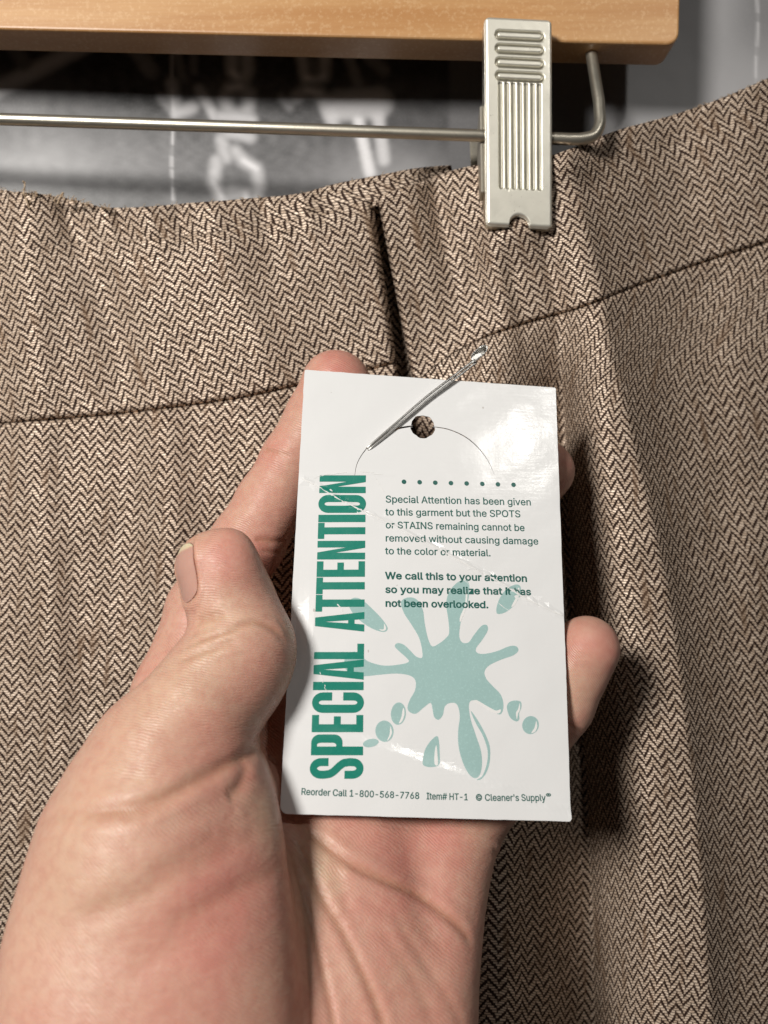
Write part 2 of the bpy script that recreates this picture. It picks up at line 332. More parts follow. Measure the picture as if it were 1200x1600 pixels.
'h':(205,'57,113 57,0 26,0 26,254 57,254 57,157 58,159 66,172 76,181 94,189 114,192 132,190 148,184 161,174 170,160 175,149 178,135 179,120 179,0 148,0 148,118 145,137 136,152 123,161 105,165 92,163 80,159 71,151 63,141 58,129'),
'i':(83,'26,0 26,190 57,190 57,0/42,221 34,223 27,227 22,234 21,242 22,249 27,256 34,260 42,262 50,260 57,256 62,249 63,242 62,234 57,227 50,223'),
'k':(190,'26,0 26,254 57,254 57,0/147,0 74,93 96,114 186,0/55,68 55,106 60,106 142,190 180,190 92,100 89,100'),
'l':(95,'70,-1 50,2 37,10 29,24 26,42 26,254 57,254 57,49 58,38 60,31 65,27 73,26 80,26 85,27 90,1 81,0'),
'm':(305,'26,0 26,190 56,190 56,154 59,162 66,173 75,182 86,188 98,192 110,193 129,190 144,180 154,166 158,153 161,160 169,172 178,181 190,187 204,192 218,193 234,191 249,186 261,177 270,164 276,148 278,128 278,0 248,0 248,127 245,145 236,156 224,163 209,165 197,164 187,160 179,153 173,145 169,135 168,124 168,0 137,0 137,130 134,144 126,156 115,163 100,165 89,164 79,160 70,154 63,145 58,133 57,119 57,0'),
'n':(205,'57,113 57,0 26,0 26,190 56,190 56,155 58,159 66,172 76,181 94,189 114,192 132,190 147,184 160,174 170,160 175,149 178,135 179,120 179,0 148,0 148,118 145,137 136,152 123,161 105,165 92,163 80,159 71,151 63,141 58,129'),
'o':(208,'104,-4 87,-3 72,1 58,8 46,17 36,29 28,43 22,58 18,75 17,94 18,113 22,130 28,146 36,159 46,171 58,180 72,187 87,191 104,192 120,191 136,187 149,180 161,171 171,159 180,146 186,130 189,113 191,94 189,75 186,58 180,43 171,29 161,17 149,8 136,1 120,-3|104,23 121,26 135,33 146,44 154,59 158,75 160,94 158,112 154,129 146,144 135,155 121,162 104,165 86,162 73,155 62,144 54,129 50,112 48,94 50,75 54,59 62,44 73,33 86,26'),
'p':(212,'26,-71 26,190 56,190 56,160 59,160 69,173 76,180 86,186 98,191 115,192 130,191 144,187 156,180 168,171 177,160 185,146 191,131 194,113 195,94 194,75 191,58 185,42 177,29 168,17 157,8 144,1 130,-3 115,-4 99,-3 86,2 76,8 69,16 59,29 57,29 57,-71|110,23 126,26 140,33 150,44 158,58 163,75 164,95 163,114 158,131 150,145 140,156 126,163 110,165 94,163 81,156 70,145 62,131 58,114 56,95 58,75 63,58 70,43 81,32 94,26'),
'r':(130,'26,0 26,190 56,190 56,160 58,160 65,173 76,184 90,190 107,192 115,192 122,192 122,161 115,162 103,163 91,161 80,157 70,151 63,142 58,131 57,118 57,0'),
's':(182,'91,-4 72,-3 56,2 42,9 31,19 23,32 18,47 47,53 53,40 62,30 75,25 91,23 108,25 122,31 131,40 134,51 132,60 127,68 118,74 106,78 75,85 59,90 46,96 36,104 27,119 23,137 26,152 33,166 43,177 58,185 74,190 94,192 112,191 127,186 140,179 149,170 157,158 162,145 134,139 129,149 121,158 110,164 94,166 78,164 65,158 57,150 54,139 56,129 62,122 72,116 86,111 115,105 131,100 143,93 153,86 162,71 166,53 163,37 156,24 145,12 130,3 112,-2'),
't':(114,'32,236 63,236 63,49 64,38 68,31 75,26 85,25 93,26 101,27 107,1 96,-1 84,-2 69,-1 56,4 46,11 36,26 32,46/102,190 102,164 3,164 3,190'),
'u':(205,'91,-3 73,-1 57,5 44,15 35,29 30,41 27,54 26,69 26,190 57,190 57,72 60,52 68,37 82,28 100,25 113,27 125,31 134,38 142,48 146,61 148,76 148,190 179,190 179,0 149,0 149,35 147,30 139,18 129,8 111,0'),
'v':(195,'81,0 9,190 42,190 83,78 93,43 97,29 101,43 112,78 152,190 186,190 113,0'),
'w':(284,'69,0 11,190 44,190 67,107 77,68 85,34 93,67 103,107 126,190 158,190 181,107 191,68 198,33 206,68 217,107 240,190 272,190 215,0 184,0 159,86 152,112 145,140 142,154 138,140 131,112 124,86 99,0'),
'y':(195,'24,-69 31,-43 36,-44 52,-44 59,-42 65,-37 71,-29 75,-18 81,-1 9,190 42,190 83,78 93,43 97,29 101,43 112,78 153,190 186,190 102,-29 96,-43 88,-54 80,-62 70,-68 58,-71 46,-73 32,-72'),
'z':(190,'21,0 21,23 127,160 127,161 24,161 24,190 166,190 166,165 63,30 63,28 169,28 169,0'),
'©':(318,'159,-4 141,-3 124,1 108,6 93,14 79,23 66,34 55,47 46,61 38,76 33,93 29,109 28,127 29,145 33,162 38,178 46,193 55,207 66,220 79,231 93,240 108,248 124,254 141,257 159,258 177,257 194,254 210,248 225,240 239,231 252,220 263,207 272,193 280,178 286,162 289,145 290,127 289,109 286,93 280,76 272,61 263,47 252,34 239,23 225,14 210,6 194,1 177,-3|159,26 173,26 186,29 199,33 216,43 231,55 243,71 253,88 257,100 260,113 261,127 260,141 257,154 253,167 243,184 231,199 216,211 199,221 186,225 173,228 159,229 145,228 132,225 120,221 102,211 87,199 75,184 66,167 61,154 59,141 58,127 59,113 61,100 66,88 75,71 87,55 102,43 120,33 132,29 145,26/87,127 89,147 97,164 108,179 123,191 141,198 160,201 178,199 193,193 207,184 218,173 226,159 230,143 200,143 195,155 186,164 174,170 160,172 149,171 138,166 129,159 122,150 117,139 115,127 117,115 122,105 129,95 138,88 149,84 160,82 174,84 185,90 193,100 197,111 227,111 223,96 216,82 205,70 192,61 177,55 160,53 141,56 123,63 108,75 97,90 89,108'),
'®':(231,'116,59 96,61 77,67 60,76 46,88 33,103 24,120 18,139 16,158 18,178 24,197 33,214 46,229 60,241 77,250 96,256 116,258 136,256 154,250 171,241 186,229 198,214 207,197 213,178 215,158 213,139 207,120 198,103 186,88 171,76 154,67 136,61|116,83 136,86 154,93 169,105 181,121 188,139 191,158 188,178 181,196 169,212 154,224 136,231 116,234 96,231 78,224 63,212 51,196 43,178 40,158 43,139 51,121 63,105 78,93 96,86/81,113 81,204 126,204 139,201 151,191 155,184 156,175 154,166 151,158 139,147 125,144 101,144 101,113|101,159 119,159 129,163 133,175 132,182 129,186 120,189 101,189/137,113 114,156 137,156 159,113'),
' ':(94,''),}
# ------------------------------------------------------------------ poster behind
DP = 277.0
def seg_dist(X, Y, pts):
    d = np.full(X.shape, 1e9)
    for (x0, y0), (x1, y1) in zip(pts[:-1], pts[1:]):
        dx, dy = x1 - x0, y1 - y0; L = dx * dx + dy * dy + 1e-9
        t = np.clip(((X - x0) * dx + (Y - y0) * dy) / L, 0, 1)
        d = np.minimum(d, np.hypot(X - x0 - t * dx, Y - y0 - t * dy))
    return d

def build_poster():
    # the printed black-and-white picture and the bar's shadow, painted on a fine sheet
    xs = np.unique(np.concatenate([np.linspace(-700, -60, 40), np.arange(-60, 1262, 3.5), np.linspace(1262, 1900, 40)]))
    ys = np.unique(np.concatenate([np.linspace(-500, -60, 30), np.arange(-60, 362, 3.5), np.linspace(362, 2300, 60)]))
    X, Y = np.meshgrid(xs, ys)
    def nz(sx, sy, seed, amp):
        r = np.random.default_rng(seed); out = np.zeros_like(X)
        for k in range(14):
            a = r.uniform(0, 6.28, 3); f = r.uniform(.6, 2.2, 2)
            out += np.sin(X / sx * f[0] + a[0] + np.sin(Y / sy * f[1] + a[1]) * 1.3) * np.sin(Y / sy * f[1] + a[2])
        return out / 14 * amp
    g = 0.17 + nz(90, 60, 1, 0.12) + nz(22, 18, 2, 0.07) + nz(9, 30, 6, 0.05)
    g += 0.15 * np.exp(-(((X - 130) / 190) ** 2 + ((Y - 255) / 40) ** 2)) - 0.12 * np.exp(-(((X - 60) / 160) ** 2 + ((Y - 310) / 22) ** 2))
    g -= 0.10 * np.exp(-(((X - 250) / 70) ** 2 + ((Y - 160) / 40) ** 2))
    g = g * (0.4 + 0.6 * sstep(95, 135, Y - 0.02 * X))  # cast shadow of the hanger bar painted along the top
    g += 0.18 * sstep(380, 560, X) * sstep(190, 280, Y) * (1 - sstep(640, 760, X))
    g = np.where(X > 700, 0.23 + 0.16 * sstep(900, 1130, X) + 0.08 * sstep(60, 230, Y) * sstep(900, 1000, X) - 0.12 * sstep(1120, 1190, X) * (1 - sstep(20, 120, Y)) + nz(160, 120, 5, 0.03), g)
    def stroke(pts, w, val, soft=1.6):
        nonlocal g
        a = np.clip(1.0 - (seg_dist(X, Y, pts) / w) ** 2, 0, 1) ** (1 / soft)
        g = g + (val - g) * a
    stroke([(-40, 165), (0, 140), (70, 105), (150, 62)], 16, 0.62)
    stroke([(190, 45), (235, 110)], 16, 0.34); stroke([(270, 60), (285, 120)], 9, 0.30); stroke([(10, 60), (40, 100)], 14, 0.22)
    stroke([(300, 60), (303, 110)], 8, 0.3)
    stroke([(268, 130), (275, 175), (300, 165)], 13, 0.62); stroke([(310, 138), (338, 185)], 10, 0.66); stroke([(250, 150), (262, 165)], 9, .4)
    for q in ([(360, 60), (362, 110), (378, 128), (386, 110), (385, 60)], [(350, 150), (357, 137), (375, 133), (390, 145), (388, 165), (376, 178), (356, 172), (350, 150)],
              [(345, 180), (392, 185)], [(345, 215), (352, 245)], [(368, 235), (380, 250), (400, 262), (405, 290), (400, 306)],
              [(338, 250), (333, 285), (345, 305), (352, 318)], [(362, 300), (384, 302), (384, 318)], [(355, 205), (390, 212)],
              [(470, 70), (478, 120), (505, 118), (508, 80)], [(462, 150), (478, 140), (500, 145), (512, 170), (520, 195)]):
        stroke(q, 13, 0.48, 3); stroke(q, 7.5, 0.62, 1.6); stroke(q[1:3], 5, 0.9, 1.0)
    stroke([(525, 165), (590, 160)], 28, 0.75); stroke([(560, 190), (578, 270)], 11, 0.85); stroke([(590, 180), (600, 250)], 12, .7)
    stroke([(540, 75), (560, 130)], 10, 0.36); stroke([(575, 88), (600, 110)], 12, 0.3); stroke([(480, 45), (492, 110)], 12, 0.24)
    stroke([(440, 150), (452, 165)], 9, .4)
    k = np.array([0, 1, 2, 1, 0.]) / 4.0
    for _ in range(1):
        gp = np.pad(g, 2, mode='edge'); g = sum(k[i] * gp[i:i + g.shape[0], 2:-2] for i in range(5)); gp = np.pad(g, 2, mode='edge'); g = sum(k[i] * gp[2:-2, i:i + g.shape[1]] for i in range(5))
    g = g + nz(7, 6, 8, 0.10) * np.exp(-((X - 330) / 260) ** 2)
    # worn folds
    r = np.random.default_rng(4)
    for fx in (269, 1184):
        wx = fx + 1.5 * np.sin(Y / 23.0); a = np.exp(-((X - wx) / 2.6) ** 2) * (0.35 + 0.65 * (np.sin(Y / 5.5) * np.sin(Y / 17.) > -0.1))
        g = g + (0.78 - g) * a * (0.75 if fx < 600 else 0.5)
    g = np.clip(g, 0.008, 0.9) ** 1.25
    colr = np.stack([g * 1.0, g * 0.985, g * 1.0], -1)
    V = np.stack([(X - 600) / F * DP, np.full_like(X, DP), (800 - Y) / F * DP], -1).reshape(-1, 3)
    V[:, 1] += 0.8 * np.sin(V[:, 0] / 31.0) * np.cos(V[:, 2] / 47.0)
    m, nt, b = material('glossy_print'); N = NT(nt); co = N.coord('Object')
    gr = N.noise(co, 1500, 2)
    c = N.mix(N.m('MULTIPLY', N.ramp(gr, 0.45, 0.8), 0.12), N.attr('print', 'Color'), (0.35, 0.34, 0.35))
    nt.links.new(c, b.inputs['Base Color']); b.inputs['Roughness'].default_value = 0.38; b.inputs['Specular IOR Level'].default_value = 0.35
    nt.links.new(N.bump(N.noise(co, 60, 2), 0.2, 0.001), b.inputs['Normal'])
    o = mesh_obj('poster', V, grid_faces(len(ys), len(xs)), m, attrs={'print': colr.reshape(-1, 3)})
    o['label'] = 'creased black and white poster of pale chains on the wall behind the hanger'; o['category'] = 'poster'
build_poster()

# ------------------------------------------------------------------ hanger
hanger = thing('trouser_hanger', 'wooden trouser hanger with nickel rod and ribbed metal clip above the tweed waistband', 'hanger', (0.0, 0.251, 0.150))

def build_bar():
    roll = math.radians(1.32)
    bm = bmesh.new()
    x0, x1, y0, y1, z0, z1 = -430.0, 0.0, 0.0, 12.2, 0.0, 46.0
    r = 4.0
    prof = [(x0, z0)] + [(x1 - r + r * math.sin(a), z0 + r - r * math.cos(a)) for a in np.linspace(0, math.pi / 2, 7)] + \
           [(x1 - r + r * math.cos(a), z1 - r + r * math.sin(a)) for a in np.linspace(0, math.pi / 2, 7)] + [(x0, z1)]
    f = [bm.verts.new((x, y0, z)) for x, z in prof]; k = [bm.verts.new((x, y1, z)) for x, z in prof]
    bm.faces.new(f); bm.faces.new(k[::-1])
    for i in range(len(prof)):
        j = (i + 1) % len(prof); bm.faces.new((f[j], f[i], k[i], k[j]))
    bmesh.ops.recalc_face_normals(bm, faces=bm.faces)
    ed = [e for e in bm.edges if abs(e.verts[0].co.y - e.verts[1].co.y) < 1e-6]
    bmesh.ops.bevel(bm, geom=ed, offset=0.9, segments=3, affect='EDGES', profile=0.5)
    ca, sa = math.cos(roll), math.sin(roll)
    V = [];
    for v in bm.verts:
        x, y, z = v.co; V.append((94.2 + x * ca + z * sa, 245.0 + y, 149.2 - x * sa + z * ca))
    bm.verts.index_update(); Fc = [tuple(v.index for v in f.verts) for f in bm.faces]; bm.free()
    o = mesh_obj('bar', V, Fc, M_WOOD, hanger, smooth=False)
build_bar()

rod_path = np.vstack([
    resample(np.array([P(-900, 156.5, 250), P(-160, 181, 247.5), P(400, 199.5, 246), P(740, 211.5, 245), P(890, 217.5, 244.6)]), np.linspace(0, 1, 30)),
    spline([P(905, 217.5, 244.6), P(927, 212, 244.6), P(937, 194, 245), P(936.5, 172, 246)], 8),
    resample(np.array([P(936, 160, 246.4), P(923, 78, 251.5), P(919, 50, 252.5)]), np.linspace(0, 1, 8))])
v, f = tube(rod_path, 1.85, 20); mesh_obj('rod', v, f, M_ROD, hanger)

def build_clip():
    W, H, R = 21.0, 63.0, 1.7
    nx, ny = 150, 380
    X = np.linspace(-W / 2, W / 2, nx)
    def top(x):
        e = np.clip(np.abs(x) - (W / 2 - R), 0, R); return H / 2 - (R - np.sqrt(R * R - e * e))
    def bot(x):
        e = np.clip(np.abs(x) - (W / 2 - R), 0, R); b = -H / 2 + 0.5 * (R - np.sqrt(R * R - e * e))
        nr = 3.3; n = np.where(np.abs(x) < nr, np.sqrt(np.clip(nr * nr - x * x, 0, None)) * 1.02, 0); return b + n
    T = np.linspace(0, 1, ny)[:, None]
    Z = top(X)[None] * (1 - T) + bot(X)[None] * T; XX = np.broadcast_to(X, Z.shape)
    h = np.zeros_like(Z)
    def sd_pill(x, z, cx, cz, hl, r):
        return np.hypot(np.clip(np.abs(x - cx) - hl, 0, None), z - cz) - r
    for k in range(4):                                   # raised cross bars in recesses
        cz = H / 2 - 5.4 - 4.05 * k
        d = sd_pill(XX, Z, 0.3, cz, 6.1, 1.05)
        h += -0.75 * sstep(0.75, 0.1, d) + 1.05 * sstep(0.05, -0.55, d)
    for k in range(7):                                   # upright flutes
        cx = -5.75 + 2.02 * k
        d = np.hypot(XX - cx, np.clip(np.abs(Z + 3.9) - 15.6, 0, None)) - 0.58
        h += -0.62 * sstep(0.30, -0.30, d)
    hraw = h.copy()
    edge = np.minimum(np.minimum(W / 2 - np.abs(XX), top(X)[None] - Z), Z - bot(X)[None])
    ro = 1.1; e = np.clip(edge, 0, ro); h += -(ro - np.sqrt(np.clip(ro * ro - (ro - e) ** 2, 0, None)))
    h += 0.012 * np.sin(Z * 0.9 + XX * 0.7) * np.sin(XX * 0.8)
    V = np.stack([XX, -h, Z], -1).reshape(-1, 3); Fc = [tuple(q) for q in grid_faces(ny, nx)[:, ::-1]]
    ring = list(range(nx)) + [r * nx + nx - 1 for r in range(1, ny)] + [(ny - 1) * nx + c for c in range(nx - 2, -1, -1)] + [r * nx for r in range(ny - 2, 0, -1)]
    off = len(V); zc = V[ring, 2]
    dep = 5.2 + 1.6 * sstep(-0.5, 0.9, -np.abs(zc + 4) / 20 + 1)
    low = zc < -H / 2 + 4.5
    dep = np.where(low, 3.4, dep)
    S = V[ring].copy(); S[:, 1] = S[:, 1] + dep
    V = np.vstack([V, S]); n = len(ring)
    for i in range(n):
        j = (i + 1) % n; Fc.append((ring[i], ring[j], off + j, off + i))
    inner = V[ring].copy(); inner[:, 0] *= 0.93; inner[:, 2] *= 0.975; inner[:, 1] = 2.2
    off2 = len(V); back = S.copy(); back[:, 0] *= 0.93; back[:, 2] *= 0.975
    V = np.vstack([V, back, inner])
    for i in range(n):
        j = (i + 1) % n
        Fc.append((off + i, off + j, off2 + j, off2 + i)); Fc.append((off2 + i, off2 + j, off2 + n + j, off2 + n + i))
    # place: small roll, top leaning to the viewer
    t = math.radians(5.0)
    c = P(811, 192.5, 240.5)
    def put(V):
        x, y, z = V.T; y2 = y * math.cos(t) - z * math.sin(t); z2 = y * math.sin(t) + z * math.cos(t)
        return np.stack([c[0] + x - z2 * 0.021, c[1] + y2, c[2] + z2 - x * 0.05], 1)
    gshade = np.zeros(len(V)); gshade[:nx * ny] = sstep(-0.12, -0.6, hraw).ravel()  # painted recess shade, stronger where the groove is deeper
    clip = mesh_obj('clip', put(V), Fc, M_CLIP, hanger, attrs={'groove_shade': gshade})
    # rear jaw: plain plate behind the cloth, tilted away at the top, with a cheek each side of the rod
    bm = bmesh.new()
    def box(x0, x1, y0, y1, z0, z1, sh=0.0):
        vs = [bm.verts.new((x, y + sh * (z + 30), z)) for x in (x0, x1) for y in (y0, y1) for z in (z0, z1)]
        for q in ((0, 1, 3, 2), (4, 6, 7, 5), (0, 4, 5, 1), (2, 3, 7, 6), (0, 2, 6, 4), (1, 5, 7, 3)): bm.faces.new([vs[i] for i in q])
    box(-10.2, 10.2, 12.0, 13.2, -30, 4.0, 0.22)
    for s in (-1, 1):
        x = s * 8.0
        pr = [(5.0, 7), (14.5, 2), (13.0, -22), (4.5, -20)]
        A = [bm.verts.new((x - 0.5, y, z)) for y, z in pr]; B = [bm.verts.new((x + 0.5, y, z)) for y, z in pr]
        bm.faces.new(A); bm.faces.new(B[::-1])
        for i in range(4): bm.faces.new((A[i], B[i], B[(i + 1) % 4], A[(i + 1) % 4]))
    bmesh.ops.recalc_face_normals(bm, faces=bm.faces)
    bmesh.ops.bevel(bm, geom=bm.edges[:], offset=0.25, segments=2, affect='EDGES')
    bm.verts.index_update()
    V2 = np.array([v.co for v in bm.verts]); F2 = [tuple(v.index for v in f.verts) for f in bm.faces]; bm.free()
    V2[:, 0] -= 3.0
    o = mesh_obj('rear_jaw', put(V2), F2, M_JAW, hanger, smooth=False)
    o.parent = clip; o.location = (0, 0, 0)
    # spring wound on the rod inside the clip
    q = np.linspace(0, 1, 160); a0 = P(775, 213, 245); a1 = P(850, 215.5, 245)
    cen = a0 + (a1 - a0) * q[:, None]
    coil = cen + np.stack([0 * q, 3.0 * np.cos(q * 50), 3.0 * np.sin(q * 50)], 1)
    v3, f3 = tube(coil, 0.55, 8); s = mesh_obj('spring', v3, f3, M_ROD, hanger); s.parent = clip
build_clip()

# ------------------------------------------------------------------ trousers
trousers = thing('trousers', 'brown and cream herringbone tweed trousers hanging from the clip behind the hand', 'trousers', (0.0, 0.255, 0.1))
SEAM_L = spline([(-140, 677), (0, 662), (75, 656), (150, 650), (225, 642), (300, 633), (380, 621), (450, 606), (530, 589), (620, 567)], 10)
TOP_L = spline([(-140, 400), (0, 393), (80, 384), (160, 377), (240, 373), (330, 364), (450, 344), (582, 311)], 10)
TOP_IN = spline([(-140, 292), (-30, 294), (20, 298), (60, 303), (105, 309), (135, 318), (160, 323), (210, 324), (300, 317), (400, 309), (470, 302), (520, 288), (600, 272), (655, 262), (705, 258)], 8)
TOP_R = spline([(589, 306), (620, 296), (655, 285), (700, 268), (750, 257), (810, 252), (870, 240), (960, 205), (1050, 180), (1130, 152), (1200, 122), (1330, 65)], 10)
SEAM_R = spline([(646, 603), (665, 583), (690, 563), (718, 545), (760, 526), (830, 503), (910, 480), (1000, 445), (1100, 410), (1200, 378), (1330, 336)], 10)

def fold(X, Y, pts, amp, wl, wr, cusp=False):
    """depth ridge (+ = away) along x(y) with own width each side, in px"""
    ys = np.array([p[1] for p in pts], float); xs = np.array([p[0] for p in pts], float)
    am = np.interp(Y, ys, [p[2] if len(p) > 2 else 1.0 for p in pts]); c = np.interp(Y, ys, xs); d = X - c
    return amp * am * np.exp(-np.where(d < 0, (d / wl) ** 2, (np.sqrt(d * d + 16) - 4) / wr if cusp else (d / wr) ** 2))

CREST = [(860, 180), (890, 260), (908, 340), (932, 430), (954, 560), (977, 650), (1007, 780), (1036, 900), (1060, 1050), (1082, 1250), (1095, 1400), (1108, 1600), (1118, 1800)]
VALLEY = [(860, 400), (874, 545), (878, 610), (884, 720), (893, 900), (903, 1050), (914, 1200), (925, 1400), (928, 1600), (928, 1800)]
RIDGE = [(x - 40, y) for x, y in CREST]
def along(Y, pts, k=0): return np.interp(Y, [p[1] for p in pts], [p[k] for p in pts])
def depth(X, Y):
    # left and middle: nearly flat
    D = 252.0 - 8.0 * sstep(650, 1650, Y) * sstep(300, 800, X) + 3.0 * sstep(500, 0, X)
    xc = along(Y, CREST); xv = along(Y, VALLEY)
    Dc = np.interp(Y, [250, 340, 450, 600, 800, 1300, 1700], [249, 247, 245.5, 243, 240, 238, 236])
    Dm = np.interp(Y, [100, 400, 700, 1700], [268, 271, 272, 266])
    w = sstep(480, 690, Y)
    upper = D + (Dc - D) * np.exp(-((np.minimum(X, xc) - xc) / 50.0) ** 2)
    s = np.clip((X - xv) / (xc - xv), 0, 1)
    wall = 267.5 - (267.5 - Dc) * (1 - (1 - s) ** 3.0)
    near = D + (267.5 - D) * np.exp(-((np.minimum(X, xv) - xv) / np.interp(Y, [1150, 1350], [40.0, 78.0])) ** 2)
    lower = np.where(X > xv, wall, near)
    left = upper * (1 - w) + lower * w
    q = np.maximum(X - xc, 0.0); L = np.interp(Y, [150, 400, 700], [170, 105, 95])
    right = Dc + (Dm - Dc) * (1 - np.exp(-(np.sqrt(q * q + 36.0) - 6.0) / L))
    D = np.where(X > xc, right, left)
    D = D + fold(X, Y, [(778, 1180, .2), (776, 1320, 1), (770, 1500, 1), (764, 1800, 1)], -6.0, 45, 38)
    D = D + fold(X, Y, [(690, 1200, 1), (690, 1800, 1)], 6.0, 60, 60)
    # cloth lifted by the pin, and gathered at the clip
    D = D - 9.0 * np.exp(-(((X - 735) / 95) ** 2 + ((Y - 600) / 80) ** 2))
    D = D - 5.0 * np.exp(-(((X - 890) / 50) ** 2 + ((Y - 245) / 35) ** 2))
    D = D + fold(X, Y, [(826, 600, .2), (832, 700, .7), (842, 880, 1), (855, 1080, 1.1), (866, 1200, .9), (872, 1330, .3), (872, 1400, 0)], -7.0, 70, 30)  # hidden bulge, shaped to throw shade into the valley
    D = D - 4.5 * np.exp(-(((X - 812) / 62) ** 2 + ((Y - 320) / 95) ** 2))
    D = D + fold(X, Y, [(760, 240, .5), (752, 330, .8), (735, 420, .2)], 3.4, 22, 16)
    D = D + fold(X, Y, [(820, 360, .0), (830, 420, .8), (842, 500, .6), (850, 560, .1)], 2.6, 18, 20)
    D = D + fold(X, Y, [(1040, 150, 1), (1060, 300, .7), (1070, 420, .3)], 2.6, 40, 50)
    for fx, fy, am, wd in ((188, 345, 2.6, 13), (284, 345, 2.4, 14), (232, 340, -1.6, 16), (335, 345, -1.4, 18), (410, 335, 1.6, 16), (480, 330, -1.4, 16), (105, 335, 1.8, 15)):
        D = D + am * np.exp(-((X - fx - 0.25 * (Y - fy)) / wd) ** 2 - ((Y - fy) / 48.0) ** 2)
    D = D + fold(X, Y, [(676, 270, .6), (682, 310, 1), (700, 400, .5), (712, 470, .0)], 3.2, 13, 16)
    D = D + fold(X, Y, [(640, 270, .5), (646, 330, 1), (668, 430, .8), (690, 540, .3)], -2.4, 22, 26)
    D = D + fold(X, Y, [(730, 350, .0), (742, 420, 1), (760, 500, .7), (770, 560, .2)], 2.6, 16, 20)
    D = D + fold(X, Y, [(790, 370, .0), (800, 430, 1), (815, 500, .8), (825, 580, .3)], 2.8, 14, 18)
    D = D + fold(X, Y, [(848, 350, .2), (858, 420, 1), (875, 500, .8), (885, 560, .2)], 2.6, 13, 16)
    # left side: shallow waves
    D = D + fold(X, Y, [(120, 330, .8), (150, 420, 1), (185, 540, 1), (200, 640, .6), (205, 760, .5), (215, 1000, .4)], 3.6, 38, 30)
    D = D + fold(X, Y, [(40, 330, .6), (50, 500, 1), (60, 640, .6), (75, 900, .9), (95, 1200, .7)], -3.2, 42, 32)
    D = D + fold(X, Y, [(330, 330, .5), (360, 440, 1), (410, 560, 1), (430, 640, .3)], -3.2, 60, 46)
    D = D + fold(X, Y, [(250, 640, .2), (262, 760, 1), (262, 1100, 1)], -3.2, 46, 38)
    D = D + fold(X, Y, [(-10, 320, 1), (-8, 640, 1), (-30, 900, .6)], 3.0, 40, 28)
    D = D + 0.5 * np.sin(X / 41.0 + 0.9 * np.sin(Y / 63.0)) * np.sin(Y / 57.0 + X / 97.0) + 0.22 * np.sin(X / 17.0 + Y / 29.0) * np.sin(Y / 23.0 - X / 40.0)
    D = D + fold(X, Y, [(1170, 700, .3), (1185, 1000, 1), (1205, 1400, 1), (1215, 1800, 1)], -2.5, 40, 50)
    return np.clip(D, 200, 272.5 + 0.02 * (D - 272))

def spaced(n, length_px, e0, e1):
    t = np.linspace(0, 1, n)
    f = np.array([0, .35, .8, 1.4, 2.1, 3.0, 4.2, 5.6, 7.2, 9.0]) / length_px
    if e0: t = np.union1d(t, f)
    if e1: t = np.union1d(t, 1 - f)
    return np.unique(np.round(t, 6))

def panel(name, top, bot, rot, offset, curl=None, dz=0.0, step=4.0, warp=False, fray=0.0, skew=0.0, su=1.0, sv=1.0):
    curl = curl or {}
    wpx = np.linalg.norm(top[-1] - top[0]); hpx = np.linalg.norm(bot[len(bot) // 2] - top[len(top) // 2])
    tc = spaced(int(wpx / step) + 2, wpx, 'left' in curl, 'right' in curl)
    tr = spaced(int(hpx / step) + 2, hpx, 'top' in curl, 'bottom' in curl)
    A = resample(top, tc); B = resample(bot, tc)
    if fray:
        A = A.copy(); A[:, 1] += fray * (np.sin(A[:, 0] / 5.3) * np.sin(A[:, 0] / 2.1) + 0.6 * np.sin(A[:, 0] / 13.0)) * (sstep(180, 150, A[:, 0]) + 0.15)
    S = tr[:, None, None]; G = A[None] * (1 - S) + B[None] * S
    X, Y = G[..., 0], G[..., 1]; D = depth(X, Y) + dz
    colh = np.linalg.norm(B - A, axis=1)[None]
    dist = {'top': S[..., 0] * colh, 'bottom': (1 - S[..., 0]) * colh,
            'left': np.broadcast_to(tc[None] * wpx, X.shape), 'right': np.broadcast_to((1 - tc)[None] * wpx, X.shape)}
    flat = D.copy()
    for k, (c, w, x0) in curl.items():
        q = np.clip(dist[k] / w, 0, 1); am = 1.0 if x0 is None else sstep(x0 - 20, x0 + 45, X)
        D = D + am * c * (1 - np.sqrt(np.clip(1 - (1 - q) ** 2, 0, 1)))
    D = np.minimum(D, 275.2)
    V = np.stack([(X - 600) / F * D, D, (800 - Y) / F * D], -1)
    # cloth coordinates in mm: flat position plus the extra length of the folds
    Xm, Zm = (X - 600) / F * 252, (800 - Y) / F * 252
    du = np.diff(Xm, axis=1); dd = np.diff(flat, axis=1)
    ex = np.concatenate([np.zeros((len(tr), 1)), np.cumsum(np.sqrt(du ** 2 + dd ** 2) - np.abs(du), axis=1)], 1)
    U0 = Xm + ex; W0 = -Zm + skew * Xm
    if warp:
        ys = [p[1] for p in RIDGE]; xs = [p[0] for p in RIDGE]
        U0 = U0 - (np.interp(Y, ys, xs) - 1000) * 0.21 * sstep(640, 930, X) * 0.9
    a = math.radians(rot); U0 = U0 * su; W0 = W0 * sv; U = U0 * math.cos(a) + W0 * math.sin(a) + offset[0]; W = -U0 * math.sin(a) + W0 * math.cos(a) + offset[1]
    return mesh_obj(name, V.reshape(-1, 3), grid_faces(len(tr), len(tc))[:, ::-1], M_WOOL, trousers, uv=np.stack([U, -W], -1).reshape(-1, 2))

